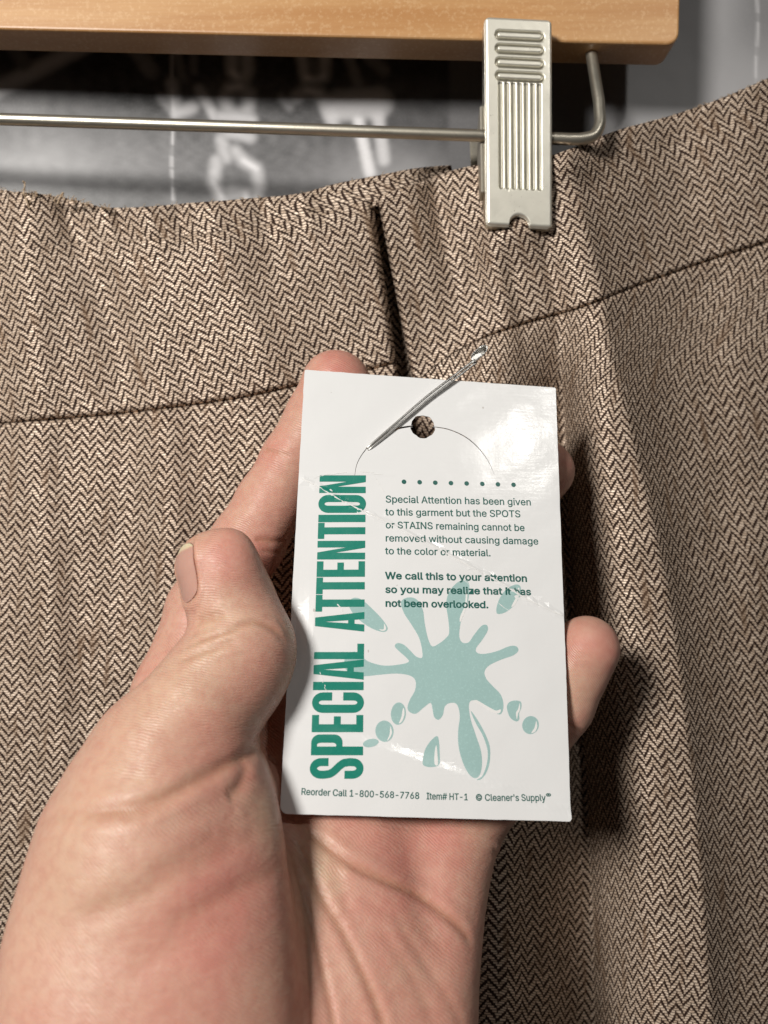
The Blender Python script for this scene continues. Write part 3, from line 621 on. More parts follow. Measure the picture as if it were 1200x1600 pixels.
BOT_L = np.array([(-140, 1800.), (200, 1800.), (705, 1800.)])
BOT_R = np.array([(722, 1800.), (1000, 1800.), (1340, 1800.)])
panel('lining', spline([(-140, 330), (160, 352), (420, 342), (560, 320), (660, 310), (760, 300), (900, 262), (1060, 212), (1200, 156), (1330, 100)], 8), np.array([(-140, 1800.), (1340, 1800.)]), 3, (1.3, 0.4), dz=13.0, step=9)
inner = panel('inner_waistband', TOP_IN, np.array([(-140, 450.), (300, 430.), (500, 350.), (600, 318.), (712, 296.)]), -12, (4.0, 1.2), {'top': (1.2, 7, None), 'right': (2, 8, None)}, dz=3.4, step=4, fray=1.5)
panel('leg_panel', SEAM_L, BOT_L, 4, (0.7, 0.9), {'top': (2.6, 8, None), 'right': (4.0, 9, None)}, dz=0.7, skew=0.12, sv=1.06)
panel('waistband', TOP_L, SEAM_L, -19, (2.2, 2.0), {'top': (1.6, 9, 130), 'bottom': (3.0, 10, None), 'right': (7.0, 12, None)}, dz=0.0, sv=1.06)
panel('leg_panel', SEAM_R, BOT_R, 2, (3.7, 2.2), {'top': (2.6, 8, 735), 'left': (4.0, 9, None)}, dz=-0.4, warp=True, skew=-0.08, su=1.04, sv=0.92)
panel('waistband', TOP_R, SEAM_R, -13, (1.2, 0.1), {'top': (1.8, 8, None), 'bottom': (3.0, 9, 735), 'left': (7, 10, None)}, dz=-1.0, sv=1.06)

def threads():
    parts = []
    def th(pts, r, d0=256.0):
        sp = spline(pts, 6); parts.append(tube(np.array([P(x, y, d0 + (0.6 * math.sin(i))) for i, (x, y) in enumerate(sp)]), np.linspace(r, r * 0.6, len(sp)), 6))
    th([(46, 325), (41, 312), (37, 300), (39, 290), (36, 283), (40, 286)], 0.30)
    th([(44, 322), (52, 305), (48, 298)], 0.2); th([(90, 318), (95, 306), (99, 301), (97, 308)], 0.34); th([(84, 314), (92, 305), (102, 312)], 0.26)
    r = random.Random(3)
    for k in range(46):
        x = r.uniform(0, 190) if k < 34 else r.uniform(190, 640); yb = np.interp(x, TOP_IN[:, 0], TOP_IN[:, 1])
        th([(x, yb + 4), (x + r.uniform(-3, 3), yb - r.uniform(0, 2)), (x + r.uniform(-6, 6), yb - r.uniform(1, 6))], r.uniform(0.08, 0.17))
    for k in range(26):
        x = r.uniform(1000, 1200); yb = np.interp(x, TOP_R[:, 0], TOP_R[:, 1])
        th([(x, yb + 4), (x + r.uniform(-2, 2), yb - 1), (x + r.uniform(-5, 5), yb - r.uniform(1, 3))], r.uniform(0.06, 0.12), 264)
    v, f = join(parts); o = mesh_obj('frayed_threads', v, f, M_THREAD, trousers); o['kind'] = 'stuff'
threads()

# ------------------------------------------------------------------ the tag
CT = np.array([-22.58, -40.43, 218.52]); R1 = np.array([.9953, .0572, .0782]); R2 = np.array([-.0245, .9655, -.2590])
CW, CH = 73.0, 118.3
N0 = -np.cross(R1, R2); N0 /= np.linalg.norm(N0)                # towards the viewer, image axes (x right, y down, z away)
Hm = np.stack([R1, R2, CT], 1); Hi = np.linalg.inv(Hm)
def uvc(px, py):
    q = Hi @ np.array([(px - 600) / F, (py - 800) / F, 1.0]); return q[:2] / q[2]
def uvs(pts): return np.array([uvc(*p) for p in pts])
CREASE_A = uvs([(471, 748), (500, 762), (552, 792), (600, 815), (660, 846), (720, 878), (770, 905), (820, 935), (878, 962)])
CREASE_B = uvs([(436, 1122), (500, 1138), (560, 1152), (640, 1176), (720, 1205), (800, 1236), (890, 1270)])
CREASE_C = uvs([(474, 744), (490, 745), (530, 740), (560, 738), (610, 742)])
TONGUE = uvs([(556, 742), (560, 722), (577, 697), (600, 680), (625, 668), (660, 660), (700, 671), (725, 682), (745, 698), (762, 720), (773, 744)])
def pdist(U, Vv, pl):
    """signed distance to a left-to-right polyline (+ = below)"""
    best = np.full(U.shape, 1e9); sg = np.zeros(U.shape)
    for (a, b), (c, d) in zip(pl[:-1], pl[1:]):
        dx, dy = c - a, d - b; L = dx * dx + dy * dy; t = np.clip(((U - a) * dx + (Vv - b) * dy) / L, 0, 1)
        ex, ey = U - a - t * dx, Vv - b - t * dy; q = np.hypot(ex, ey); s = np.where(dx * ey - dy * ex > 0, 1.0, -1.0)
        m = q < best; best = np.where(m, q, best); sg = np.where(m, s, sg)
    return best * sg
def card_h(U, Vv):
    h = -0.12 * sstep(24, 0, Vv) * np.exp(-((U - 40) / 24) ** 2)                     # top edge pulled back by the pin
    h = h + 0.25 * np.sin(np.clip(U / CW, 0, 1) * math.pi) * np.sin(np.clip(Vv / CH, 0, 1) * math.pi)
    a = pdist(U, Vv, CREASE_A); h = h + 0.32 * np.exp(-(a / 0.6) ** 2) + 0.20 * np.tanh(a / 5) * np.exp(-np.abs(a) / 14)
    b = pdist(U, Vv, CREASE_B); h = h + 0.55 * np.tanh(b / 1.8) * np.exp(-np.abs(b) / 16)
    c = pdist(U, Vv, CREASE_C); h = h + 0.07 * np.exp(-(c / 0.5) ** 2)
    h = h + 0.05 * np.sin(U / 3.1 + Vv / 7) * np.sin(Vv / 4.3) + 0.08 * np.sin(U / 9.0 + 1) * np.sin(Vv / 11.0)
    h = h + 0.5 * sstep(6, 0, U) * np.exp(-((Vv - 74) / 9) ** 2) * -3.6                   # thumb presses the edge
    return h
def card_pt(U, Vv, w):
    U = np.asarray(U, float); Vv = np.asarray(Vv, float)
    q = CT + U[..., None] * R1 + Vv[..., None] * R2 + (card_h(U, Vv) + w)[..., None] * N0
    return np.stack([q[..., 0], q[..., 2], -q[..., 1]], -1)

def flat_fill(loops, extrude=0.0, offset=0.0):
    """2D loops (mm, u right / v down) filled even-odd -> verts, faces"""
    cu = bpy.data.curves.new('fill', 'CURVE'); cu.dimensions = '2D'; cu.fill_mode = 'BOTH'; cu.extrude = extrude; cu.offset = offset
    for l in loops:
        s = cu.splines.new('POLY'); s.points.add(len(l) - 1); s.use_cyclic_u = True
        s.points.foreach_set('co', np.concatenate([np.asarray(l, float), np.zeros((len(l), 1)), np.ones((len(l), 1))], 1).ravel())
    o = bpy.data.objects.new('fill', cu); COL.objects.link(o)
    dg = bpy.context.evaluated_depsgraph_get(); me = bpy.data.meshes.new_from_object(o.evaluated_get(dg))
    bpy.data.objects.remove(o); bpy.data.curves.remove(cu)
    return me
def on_card(name, loops, mat, lift, parent, extrude=0.0, offset=0.0, cut=3.0, groups=None):
    bm = bmesh.new(); gi = 0
    for grp in (groups or [loops]):
        me = flat_fill(grp, extrude, offset); n0 = len(bm.verts); bm.from_mesh(me); bpy.data.meshes.remove(me)
        if groups:                                   # neighbouring strokes that cross lie a hair apart
            bm.verts.ensure_lookup_table(); lay_ = 0.004 * (gi % 4)
            for v in bm.verts[n0:]: v.co.z += lay_
            gi += 1
    bmesh.ops.remove_doubles(bm, verts=bm.verts, dist=0.001)
    co = np.array([v.co for v in bm.verts])
    for ax in (0, 1):
        for q in np.arange(math.floor(co[:, ax].min() / cut) * cut, co[:, ax].max(), cut):
            if q <= co[:, ax].min(): continue
            no = (1, 0, 0) if ax == 0 else (0, 1, 0)
            bmesh.ops.bisect_plane(bm, geom=bm.verts[:] + bm.edges[:] + bm.faces[:], plane_co=(q, q, 0), plane_no=no, dist=1e-4)
    bm.verts.index_update()
    co = np.array([v.co for v in bm.verts]); Fc = [tuple(v.index for v in f.verts) for f in bm.faces]
    if extrude == 0.0:
        Fc = [tuple(q) for q in Fc]
    bm.free()
    V = card_pt(co[:, 0], co[:, 1], co[:, 2] + lift)
    o = mesh_obj(name, V, Fc, mat, parent, smooth=False)
    return o

tag = thing('care_tag', 'white cardboard cleaning tag with green lettering and a pale green splash, held by the hand', 'tag', (0.0, 0.205, -0.02))

def rrect(w, h, radii, n=6):
    out = []
    for (cx, cy, a0), r in zip(((w, 0, -90), (w, h, 0), (0, h, 90), (0, 0, 180)), radii):
        ux = cx - r if cx else r; uy = cy - r if cy else r
        for a in np.radians(np.linspace(a0, a0 + 90, n)): out.append((ux + r * math.cos(a), uy + r * math.sin(a)))
    return np.array(out)
hole_c = uvc(660.5, 667); hole_r = 3.45
def hole_loop():
    sl = spline(uvs([(554, 744), (559, 722), (575, 699), (600, 681), (622, 670), (645, 666)]), 5)
    sr = spline(uvs([(676, 667), (700, 671), (725, 682), (745, 698), (762, 720), (772, 742)]), 5)
    def off(c, w):
        T = np.gradient(c, axis=0); T /= np.linalg.norm(T, axis=1)[:, None]; Nn = np.stack([T[:, 1], -T[:, 0]], 1)
        return c + Nn * np.asarray(w)[:, None]
    wl = np.interp(np.linspace(0, 1, len(sl)), [0, .3, .8, 1], [.04, .10, .26, .24]); wr = np.interp(np.linspace(0, 1, len(sr)), [0, .5, 1], [.11, .15, .03])
    lu, ld, ru, rd = off(sl, wl), off(sl, -wl), off(sr, wr), off(sr, -wr)
    def ang(q): return math.atan2(q[1] - hole_c[1], q[0] - hole_c[0])
    def arc(a0, a1, n, cw):
        if cw:
            while a1 < a0: a1 += 2 * math.pi
        else:
            while a1 > a0: a1 -= 2 * math.pi
        rr = [hole_r * (1 + 0.03 * math.sin(5 * a) + 0.02 * math.sin(11 * a)) for a in np.linspace(a0, a1, n)]
        return np.array([(hole_c[0] + r * math.cos(a), hole_c[1] + r * math.sin(a)) for a, r in zip(np.linspace(a0, a1, n), rr)])
    return np.vstack([lu, arc(ang(lu[-1]), ang(ru[0]), 18, True), ru, rd[::-1], arc(ang(rd[0]), ang(ld[-1]), 18, True), ld[::-1]])
edge = rrect(CW, CH, (0.5, 0.8, 1.8, 0.5))
def densify(l, step):
    out = []
    for a, b in zip(l, np.roll(l, -1, axis=0)):
        n = max(1, int(np.linalg.norm(b - a) / step)); out += [a + (b - a) * k / n for k in range(n)]
    return np.array(out)
edge = densify(edge, 2.0); edge = edge + RNG.normal(0, 0.025, edge.shape)
card = on_card('card', [edge, hole_loop()], M_CARD, 0.0, tag, extrude=0.17, cut=1.5)

# --- splash print (traced from the picture, then laid on the card)
def cr(pts): return uvs([(420 + x / 2.4, 860 + y / 2.4) for x, y in pts])
SPLAT = cr([(675, 310), (672, 260), (664, 200), (676, 155), (705, 122), (735, 112), (750, 130), (746, 190), (722, 255), (713, 318), (724, 345), (748, 345), (768, 318), (795, 285), (815, 280), (820, 300), (800, 335), (776, 368),
            (782, 385), (810, 388), (855, 378), (900, 360), (926, 360), (934, 376), (915, 394), (870, 410), (825, 432), (808, 455), (815, 482), (840, 510), (868, 540), (879, 575), (874, 608), (858, 614), (826, 596), (790, 572), (762, 562),
            (750, 580), (756, 630), (775, 690), (795, 750), (800, 800), (792, 840), (772, 854), (748, 836), (726, 790), (712, 735), (710, 680), (716, 620), (705, 578), (680, 572), (660, 585), (652, 618), (636, 635), (620, 624), (614, 596), (606, 572),
            (580, 590), (552, 612), (528, 606), (520, 588), (530, 558), (548, 525), (550, 490), (530, 470), (480, 462), (420, 466), (350, 472), (306, 462), (284, 436), (288, 398), (318, 380), (344, 392), (372, 416), (430, 432), (490, 428), (524, 418),
            (515, 402), (488, 378), (472, 360), (482, 348), (506, 354), (530, 376), (552, 398), (574, 402), (574, 372), (562, 326), (535, 280), (506, 235), (495, 195), (518, 178), (552, 184), (576, 222), (584, 275), (596, 330), (612, 360), (640, 348), (662, 330)])
def smooth_loop(p, n=6): return spline(p, n, closed=True)
def ell(cx, cy, rx, ry, rot=0, n=14, k=0.0):
    a = np.linspace(0, 2 * math.pi, n, endpoint=False); r = math.radians(rot); x = rx * np.cos(a) * (1 + k * np.sin(a)); y = ry * np.sin(a)
    return cr(np.stack([cx + x * math.cos(r) - y * math.sin(r), cy + x * math.sin(r) + y * math.cos(r)], 1))
spl = [smooth_loop(SPLAT)]
spl += [smooth_loop(cr([(300, 205), (305, 186), (325, 178), (352, 188), (392, 224), (424, 258), (444, 288), (440, 303), (420, 305), (380, 290), (340, 262), (312, 232)]))]
spl += [smooth_loop(q) for q in (ell(486, 612, 28, 42, 4), ell(434, 678, 34, 40, -6), ell(382, 722, 30, 15, -12), ell(981, 655, 31, 34, 10))]
spl += [smooth_loop(cr([(576, 790), (586, 748), (606, 716), (628, 697), (637, 708), (641, 760), (638, 803), (605, 812), (580, 806)]))]
spl += [smooth_loop(cr([(892, 590), (900, 570), (922, 563), (944, 568), (946, 590), (938, 610), (938, 634), (926, 641), (904, 626)]))]
spl += [smooth_loop(cr([(852, 232), (858, 195), (882, 154), (918, 130), (942, 134), (942, 166), (924, 200), (894, 228), (866, 239)]))]
drip = [smooth_loop(cr([(757, 602), (785, 640), (812, 690), (829, 738), (829, 790), (818, 830), (798, 856), (778, 860), (800, 846), (814, 815), (821, 780), (819, 742), (802, 694), (776, 648)]))]
on_card('splash_print', spl + drip, M_TINT, 0.20, tag, cut=2.0)
hl = [smooth_loop(cr(q)) for q in (
    [(414, 296), (430, 296), (432, 276), (439, 290), (436, 300), (424, 302)], [(504, 590), (509, 612), (500, 640), (488, 648), (497, 625)], [(456, 660), (462, 684), (452, 706), (444, 712), (453, 690)],
    [(1002, 640), (1006, 662), (997, 680), (984, 684), (996, 664)], [(620, 795), (624, 745), (630, 735), (634, 795), (628, 806)], [(940, 572), (941, 596), (934, 612), (930, 634), (926, 610), (934, 594)],
    [(768, 566), (800, 586), (835, 606), (858, 612), (868, 606), (868, 596), (850, 600), (815, 582), (780, 562)],
    [(925, 200), (938, 165), (938, 140), (930, 150), (926, 175), (908, 212)], [(718, 268), (738, 215), (744, 160), (738, 150), (734, 205), (716, 250)])]
on_card('splash_highlights', hl, M_WHITE, 0.215, tag, cut=2.0)
dots = []
for k in range(8):
    c = uvc(631 + k * 24.43, 753.3 + k * 0.66); a = np.linspace(0, 2 * math.pi, 18, endpoint=False)
    dots.append(np.stack([c[0] + 0.66 * np.cos(a), c[1] + 0.66 * np.sin(a)], 1))
on_card('dot_row', dots, M_INKT, 0.22, tag)

# --- headline, compressed capitals drawn from strokes, reading upwards
def headline():
    t, CAP = 0.36, 1.0
    def box(x0, y0, x1, y1): return [(x0, y0), (x1, y0), (x1, y1), (x0, y1)]
    def rr(x0, y0, x1, y1, r, n=7):
        o = []
        for cx, cy, a0 in ((x1 - r, y0 + r, -90), (x1 - r, y1 - r, 0), (x0 + r, y1 - r, 90), (x0 + r, y0 + r, 180)):
            for a in np.radians(np.linspace(a0, a0 + 90, n)): o.append((cx + r * math.cos(a), cy + r * math.sin(a)))
        return o
    def arcp(cx, cy, rx, ry, a0, a1, n=10): return [(cx + rx * math.cos(a), cy + ry * math.sin(a)) for a in np.radians(np.linspace(a0, a1, n))]
    # x in units of letter width 0..1 (scaled per letter), y 0 = base, 1 = cap ; vertical bar thickness hb
    hb = 0.135
    G = {}
    G['I'] = (0.42, [box(0, 0, 1, 1)])
    G['L'] = (0.86, [[(0, 0), (1, 0), (1, hb), (.46, hb), (.46, 1), (0, 1)]])
    G['T'] = (0.96, [[(.28, 0), (.72, 0), (.72, 1 - hb), (1, 1 - hb), (1, 1), (0, 1), (0, 1 - hb), (.28, 1 - hb)]])
    G['E'] = (0.86, [[(0, 0), (1, 0), (1, hb), (.46, hb), (.46, .44), (.92, .44), (.92, .44 + hb), (.46, .44 + hb), (.46, 1 - hb), (1, 1 - hb), (1, 1), (0, 1)]])
    G['N'] = (1.08, [[(0, 0), (.36, 0), (.36, .62), (.62, 0), (1, 0), (1, 1), (.64, 1), (.64, .40), (.38, 1), (0, 1)]])
    G['A'] = (1.08, [[(0, 0), (.36, 0), (.40, .2), (.60, .2), (.64, 0), (1, 0), (.72, 1), (.28, 1)], [(.425, .33), (.575, .33), (.50, .80)]])
    G['P'] = (1.0, [[(0, 0), (.42, 0), (.42, .40), (.62, .40)] + arcp(.62, .56, .38, .16, -90, 0) + arcp(.62, .84, .38, .16, 0, 90) + [(0, 1)],
                    [(.42, .52)] + arcp(.50, .60, .10, .08, -90, 0, 5) + arcp(.50, .81, .10, .08, 0, 90, 5) + [(.42, .89)]])
    ro = dict(rx=.5, ry=.21)
    G['O'] = (1.02, [arcp(.5, .20, .5, .21, 180, 360, 14) + arcp(.5, .80, .5, .21, 0, 180, 14), arcp(.5, .20, .10, .08, 180, 360, 8) + arcp(.5, .80, .10, .08, 0, 180, 8)])
    G['C'] = (1.02, [arcp(.5, .80, .5, .21, 0, 180, 14) + arcp(.5, .20, .5, .21, 180, 360, 14) + [(1, .40), (.60, .40)] + arcp(.5, .20, .10, .08, 0, -180, 8) + arcp(.5, .80, .10, .08, 180, 0, 8) + [(.60, .62), (1, .62)]])
    # S as one thick stroke with flat ends
    cl = [(.79, .66), (.79, .80)] + arcp(.5, .80, .29, .145, 0, 180, 12)[1:] + [(.21, .74), (.25, .63), (.36, .555), (.62, .445), (.75, .37), (.79, .26)] + arcp(.5, .20, .29, .145, 0, -180, 12)[1:] + [(.21, .35)]
    G['S'] = (1.02, [None, cl])
    text = "SPECIAL ATTENTION"
    adv = dict(S=34, P=33, E=28, C=33.5, I=15.5, A=31, L=25, T=27.5, N=33.5, O=33.5); adv[' '] = 17
    wid = {k: adv[k] - 3.2 for k in adv}; wid['A'] = 30.5; wid['T'] = 26.5; wid['I'] = 12.4; wid['L'] = 23.5; wid['E'] = 25
    tot = sum(adv[c] for c in text) - 4.2
    # baseline runs from (565, 1218) up to (569, 744); cap tops at x = 487 .. 497
    b0, b1 = uvc(566.5, 1217.5), uvc(571.5, 744); c0 = uvc(484.5, 1217.5); c1 = uvc(499.5, 744)
    loops = []; x = 0.0
    for ch in text:
        if ch != ' ':
            w = wid[ch]; shape = G[ch][1]
            if shape[0] is None:
                cl = np.array(shape[1]) * np.array([w, 76.0]); cl = resample(cl, np.linspace(0, 1, 60)); T = np.gradient(cl, axis=0); T /= np.linalg.norm(T, axis=1)[:, None]
                nn = np.stack([-T[:, 1], T[:, 0]], 1); hw = 5.7
                # strokes are thinner where they run across
                hw = hw * (0.90 + 0.10 * np.abs(T[:, 1]))[:, None]
                Ls = [np.vstack([cl + nn * hw, (cl - nn * hw)[::-1]]) / np.array([w, 76.0])]
            else: Ls = [np.array(l) for l in shape]
            loops.append([])
            for l in Ls:
                X = (x + l[:, 0] * w) / tot; Yq = l[:, 1]
                base = b0 + (b1 - b0) * X[:, None]; cap = c0 + (c1 - c0) * X[:, None]
                loops[-1].append(densify(base + (cap - base) * Yq[:, None], 1.5))
        x += adv[ch]
    on_card('headline_lettering', None, M_INK, 0.225, tag, cut=2.0, groups=loops)
headline()

def text_loops(s, p0, p1, xh_px, bold=False):
    """s set from photo point p0 to p1 (baseline ends), cap height xh_px"""
    a, b = uvc(*p0), uvc(*p1); L = np.linalg.norm(b - a); ux = (b - a) / L; up = np.array([ux[1], -ux[0]])
    cap = np.linalg.norm(uvc(p0[0], p0[1] - xh_px) - a)
    tot = sum(GLYPHS[c][0] for c in s); out = []; x = 0
    sx = L / tot; sy = cap / 364.0
    for c in s:
        ad, g = GLYPHS[c]
        for l in [l for gr in g.split('/') for l in ['new'] + gr.split('|')]:
            if l == 'new': out.append([]); continue
            if not l: continue
            q = np.array([[float(z) for z in p.split(',')] for p in l.split()])
            out[-1].append(a + ((x + q[:, 0]) * sx)[:, None] * ux + (q[:, 1] * sy)[:, None] * up)
        x += ad
    return [g for g in out if g]
lo = []
for s, p0, p1 in (("Special Attention has been given", (602, 785.5), (830, 790)), ("to this garment but the SPOTS", (602, 805.5), (813.5, 808.5)), ("or STAINS remaining cannot be", (602, 826), (820, 830)),
                  ("removed without causing damage", (601.5, 846.5), (841.5, 851)), ("to the color or material.", (601.5, 866.5), (767, 869.5))):
    lo += text_loops(s, p0, p1, 15.2)
on_card('notice_lettering', None, M_INKT, 0.225, tag, offset=0.040, cut=4, groups=lo)
lo = []
for s, p0, p1 in (("We call this to your attention", (601.5, 905), (824, 909)), ("so you may realize that it has", (601.5, 926.5), (830, 930)), ("not been overlooked.", (601.5, 948), (763, 950.5))):
    lo += text_loops(s, p0, p1, 15.2)
on_card('notice_lettering', None, M_INKT, 0.226, tag, offset=0.09, cut=4, groups=lo)
lo = []
for s, p0, p1 in (("Reorder Call 1-800-568-7768", (470, 1241.5), (655, 1248)), ("Item# HT-1", (665.5, 1248.5), (731, 1250)), ("© Cleaner's Supply", (742, 1250.5), (853, 1251.5))):
    lo += text_loops(s, p0, p1, 14.6)
lo += text_loops("®", (853, 1246), (862, 1246), 9)
on_card('reorder_lettering', None, M_INKT, 0.225, tag, offset=0.035, cut=4, groups=lo)

def crackle():
    """flaked ink and split coating along the folds"""
    def strip(pl, w, gap, seed):
        lo = []
        c = resample(spline(pl, 6), np.linspace(0, 1, 150)); T = np.gradient(c, axis=0); T /= np.linalg.norm(T, axis=1)[:, None]; n = np.stack([-T[:, 1], T[:, 0]], 1)
        rr = np.random.default_rng(seed); i = 0
        while i < 146:
            m = int(rr.integers(4, 22)); j = min(i + m, 149)
            if rr.random() > gap and j - i > 2:
                k = np.arange(i, j + 1); ww = w * (0.35 + 0.65 * np.sin(np.linspace(0.15, 3.0, len(k)))) * rr.uniform(.5, 1.3, len(k)); o = rr.normal(0, .12)
                up = c[k] + n[k] * (o + ww)[:, None]; dn = c[k] + n[k] * (o - ww)[:, None]; lo.append(np.vstack([up, dn[::-1]]))
            i = j
        if lo: on_card('crease_mark', lo, M_WHITE, 0.235, tag, cut=2.0)
    strip(CREASE_A, 0.17, -1, 1); strip(CREASE_C, 0.09, 0.35, 3)
    strip(uvs([(720, 905), (760, 930), (790, 952), (812, 972)]), 0.08, 0.4, 5)
    strip(uvs([(500, 1050), (506, 1070), (512, 1100)]), 0.10, 0.3, 6); strip(uvs([(527, 944), (533, 952), (536, 960)]), 0.2, 0.1, 7)
    strip(uvs([(584, 745), (592, 757), (600, 770)]), 0.10, 0.2, 8)
crackle()

# ------------------------------------------------------------------ safety pin
pin = thing('safety_pin', 'silver safety pin through the top of the white tag, its clasp over the tweed', 'safety pin', tuple(P(660, 625, 222) * MM))
def build_pin():
    a = card_pt(*uvc(577, 698), 0.55); mid = card_pt(*uvc(664, 624), 1.5); b = P(742, 562, 222.0)
    c = spline([a + np.array([-0.9, 1.6, -0.7]), a, (a + mid) / 2 + np.array([0, -0.25, 0]), mid, (mid + b) / 2, b], 10)
    v, f = tube(c, np.interp(np.linspace(0, 1, len(c)), [0, .06, .2, 1], [.18, .27, .35, .37]), 14); mesh_obj('wire', v, f, M_PIN, pin)
    off = np.array([0.48, 0.1, -0.68])
    w = np.interp(np.linspace(0, 1, len(c)), [0, .12, .35, 1], [0.1, .75, 1.05, 1.05])[:, None]
    v, f = tube(c + off * w, np.interp(np.linspace(0, 1, len(c)), [0, .06, .2, 1], [.16, .24, .30, .33]), 14); mesh_obj('wire', v, f, M_PIN, pin)
    # clasp: a folded sheet cap, open towards the wires
    d = (b - a) / np.linalg.norm(b - a); s = np.cross(d, [0, 1, 0]); s /= np.linalg.norm(s); s = -s if s[2] < 0 else s      # s: up-left in the picture
    prof = []
    L = 6.6
    cent = b + d * (-1.0) + s * 0.55
    loop = [(-.2, -1.05), (2, -1.15), (4.2, -1.1), (5.6, -.75), (6.3, 0.1), (5.9, .95), (4.6, 1.35), (2.8, 1.35), (1.1, 1.2)]
    lp = spline(loop, 6); n = len(lp); V = []
    for k, (x, y) in enumerate(lp):
        tck = 0.33
        for oy, e in ((-1.5, 0), (1.5, 0), (1.5, 1), (-1.5, 1)):
            nx = np.gradient(lp, axis=0)[k]; nx /= np.linalg.norm(nx); nrm = np.array([-nx[1], nx[0]])
            q = np.array([x, y]) + nrm * (tck * e); V.append(cent + d * q[0] + s * q[1] + np.array([0, oy * (1.0 if k < n * .75 else 0.8), 0]))
    Fc = []
    for k in range(n - 1):
        for j in range(4): Fc.append((k * 4 + j, k * 4 + (j + 1) % 4, k * 4 + 4 + (j + 1) % 4, k * 4 + 4 + j))
    Fc += [(0, 1, 2, 3), tuple(range((n - 1) * 4, n * 4))]
    bm = bmesh.new(); vs = [bm.verts.new(q) for q in V]
    for q in Fc: bm.faces.new([vs[i] for i in q])
    # back plate closing the far side of the cap
    pl = [bm.verts.new(cent + d * x + s * y + np.array([0, 1.3, 0])) for x, y in lp]; bm.faces.new(pl)
    bmesh.ops.recalc_face_normals(bm, faces=bm.faces); bm.verts.index_update()
    mesh_obj('clasp', [v.co[:] for v in bm.verts], [tuple(v.index for v in f.verts) for f in bm.faces], M_PIN, pin); bm.free()
build_pin()
# ------------------------------------------------------------------ hand
hand = thing('person', "person's left hand, palm up behind the white tag, thumb folded over its left edge", 'hand', (-0.02, 0.18, -0.12))

def smin(a, b, k):
    h = np.clip(0.5 + 0.5 * (b - a) / k, 0, 1); return b + (a - b) * h - k * h * (1 - h)
def cone(p, a, b, ra, rb):
    ba = b - a; t = np.clip(((p - a) @ ba) / (ba @ ba), 0, 1)
    return np.linalg.norm(p - a - t[:, None] * ba, axis=1) - (ra + (rb - ra) * t)
def ellip(p, c, r, rx=0.0, rz=0.0, ry=0.0):
    q = p - c
    if rz:   # roll in the picture plane (about depth)
        ca, sa = math.cos(rz), math.sin(rz); q = np.stack([q[:, 0] * ca + q[:, 2] * sa, q[:, 1], -q[:, 0] * sa + q[:, 2] * ca], 1)
    if rx:   # lean about x
        ca, sa = math.cos(rx), math.sin(rx); q = np.stack([q[:, 0], q[:, 1] * ca + q[:, 2] * sa, -q[:, 1] * sa + q[:, 2] * ca], 1)
    r = np.array(r, float); k0 = np.linalg.norm(q / r, axis=1); k1 = np.linalg.norm(q / (r * r), axis=1) + 1e-9
    return k0 * (k0 - 1) / k1
def chain(p, pts, k):
    d = None
    for (a, ra), (b, rb) in zip(pts[:-1], pts[1:]):
        c = cone(p, a, b, ra, rb); d = c if d is None else smin(d, c, k)
    return d

J = {
 'index': [(P(284, 1090, 214), 12.6), (P(322, 955, 224), 11.3), (P(386, 850, 229), 10.8), (P(424, 785, 231.5), 10.2), (P(458, 722, 232), 9.7), (P(498, 655, 231.5), 9.9), (P(525, 602, 231), 10.2)],
 'middle': [(P(440, 1130, 221), 12.6), (P(650, 930, 235), 10.4), (P(775, 820, 236), 9.4), (P(848, 736, 234), 9.5)],
 'ring': [(P(575, 1195, 219), 12.4), (P(715, 1045, 231), 9.8), (P(775, 955, 235), 9.0), (P(800, 895, 233), 8.8)],
 'little': [(P(700, 1300, 212), 12.2), (P(808, 1190, 216), 9.6), (P(878, 1102, 213.5), 8.3), (P(917, 1013, 211.5), 8.9)],
}
WR_I, WR_L = np.array([-37.0, 166.0, -140.0]), np.array([3.0, 172.0, -142.0])
TH = [(P(262, 1182, 184), 16.5), (P(312, 1112, 187), 14.2), (P(350, 1050, 192), 12.6), (P(379, 1005, 195.3), 11.3), (P(363, 945, 197.5), 10.5), (P(330, 884, 198.5), 8.8)]
